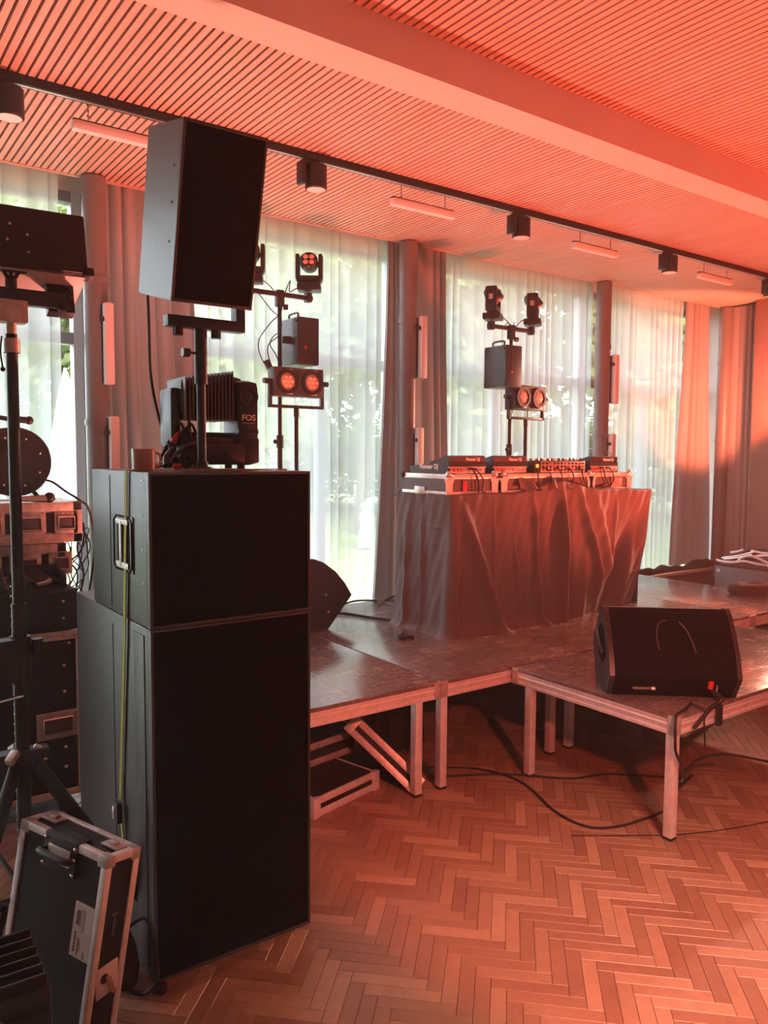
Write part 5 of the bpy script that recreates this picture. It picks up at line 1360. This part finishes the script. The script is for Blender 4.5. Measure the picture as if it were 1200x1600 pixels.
sl = MB().cyl((-.17, 0, 1.42), (-.225, -.02, 1.14), 0.075, 0.06, 12).cyl((.17, 0, 1.42), (.235, -.02, 1.14), 0.075, 0.06, 12)
person('person', 'person in a long white dress standing on the lawn outside', (12.42, 18.0, -0.84), R(20), [(a*0.8, b*0.8, c*0.71) for a, b, c in J], Ed, [r*0.75 for r in Rd],
       [('dress', MB().add([(v[0]*0.8, v[1]*0.8, v[2]*0.71) for v in dress.v], dress.f), M['white_cloth']), ('sleeve', MB().add([(v[0]*0.8, v[1]*0.8, v[2]*0.71) for v in sl.v], sl.f), M['white_cloth'])], mat('fair_hair', (0.45, 0.33, 0.2), 0.7), (0, 0, 1.18))
shirt = MB().lathe([(0.16, 0.92), (0.165, 1.1), (0.185, 1.3), (0.175, 1.44), (0.07, 1.51)], 20, Matrix.Diagonal((1, 0.72, 1, 1))).cyl((-.17, 0, 1.43), (-.225, -.02, 1.18), 0.078, 0.066, 12).cyl((.17, 0, 1.43), (.23, -.02, 1.18), 0.078, 0.066, 12)
trousers = MB().lathe([(0.155, 0.86), (0.165, 0.98)], 20, Matrix.Diagonal((1, 0.75, 1, 1))).cyl((-.10, 0, .08), (-.085, 0, .95), 0.062, 0.10, 14).cyl((.10, 0, .08), (.085, 0, .95), 0.062, 0.10, 14)
person('person', 'person in a pale blue shirt and grey trousers on the lawn outside', (12.72, 18.3, -0.84), R(40), [(a*0.9, b*0.9, c*0.89) for a, b, c in J], Ed, [r*0.85 for r in Rd],
       [('shirt', MB().add([(v[0]*0.9, v[1]*0.9, v[2]*0.89) for v in shirt.v], shirt.f), M['blue_cloth']), ('trousers', MB().add([(v[0]*0.9, v[1]*0.9, v[2]*0.89) for v in trousers.v], trousers.f), M['grey_cloth'])], M['hair'], (0, -0.01, 1.47))
t = thing('parasol', 'closed white parasol standing outside the leftmost window', 'parasol', (3.02, 12.0, -0.84))
part('pole', MB().cyl((0, 0, 0), (0, 0, 3.85), 0.025, n=12), M['alu_dull'], t)
cp = MB()
def canopy(u, v):
    a = 2*PI*u; r = (0.03+0.40*v**0.8)*(0.8+0.2*math.cos(8*a))
    return (r*math.cos(a), r*math.sin(a), 3.8-2.5*v)
part('canopy', cp.grid(canopy, 64, 12), M['white_cloth'], t, 180)
part('base', MB().cyl((0, 0, 0), (0, 0, 0.1), 0.3, n=24), M['grey_cloth'], t)

# ---------------------------------------------------------------- thin stage haze filling the hall
hz = MB().b2(-0.6, 8.84, -1.0, 5.31, 0.005, BZ-0.01).mesh('haze', 0)
hm = bpy.data.materials.new('stage_haze'); hm.use_nodes = True
hn = hm.node_tree.nodes; hn.remove(hn['Principled BSDF'])
vs_ = hn.new('ShaderNodeVolumeScatter'); vs_.inputs['Color'].default_value = (0.95, 0.93, 0.92, 1); vs_.inputs['Density'].default_value = 0.0055; vs_.inputs['Anisotropy'].default_value = 0.35
hm.node_tree.links.new(vs_.outputs[0], hn['Material Output'].inputs['Volume'])
hz.materials.append(hm)
ho = link('haze', hz)
tag(ho, 'thin stage haze hanging in the hall', 'haze', kind='stuff')
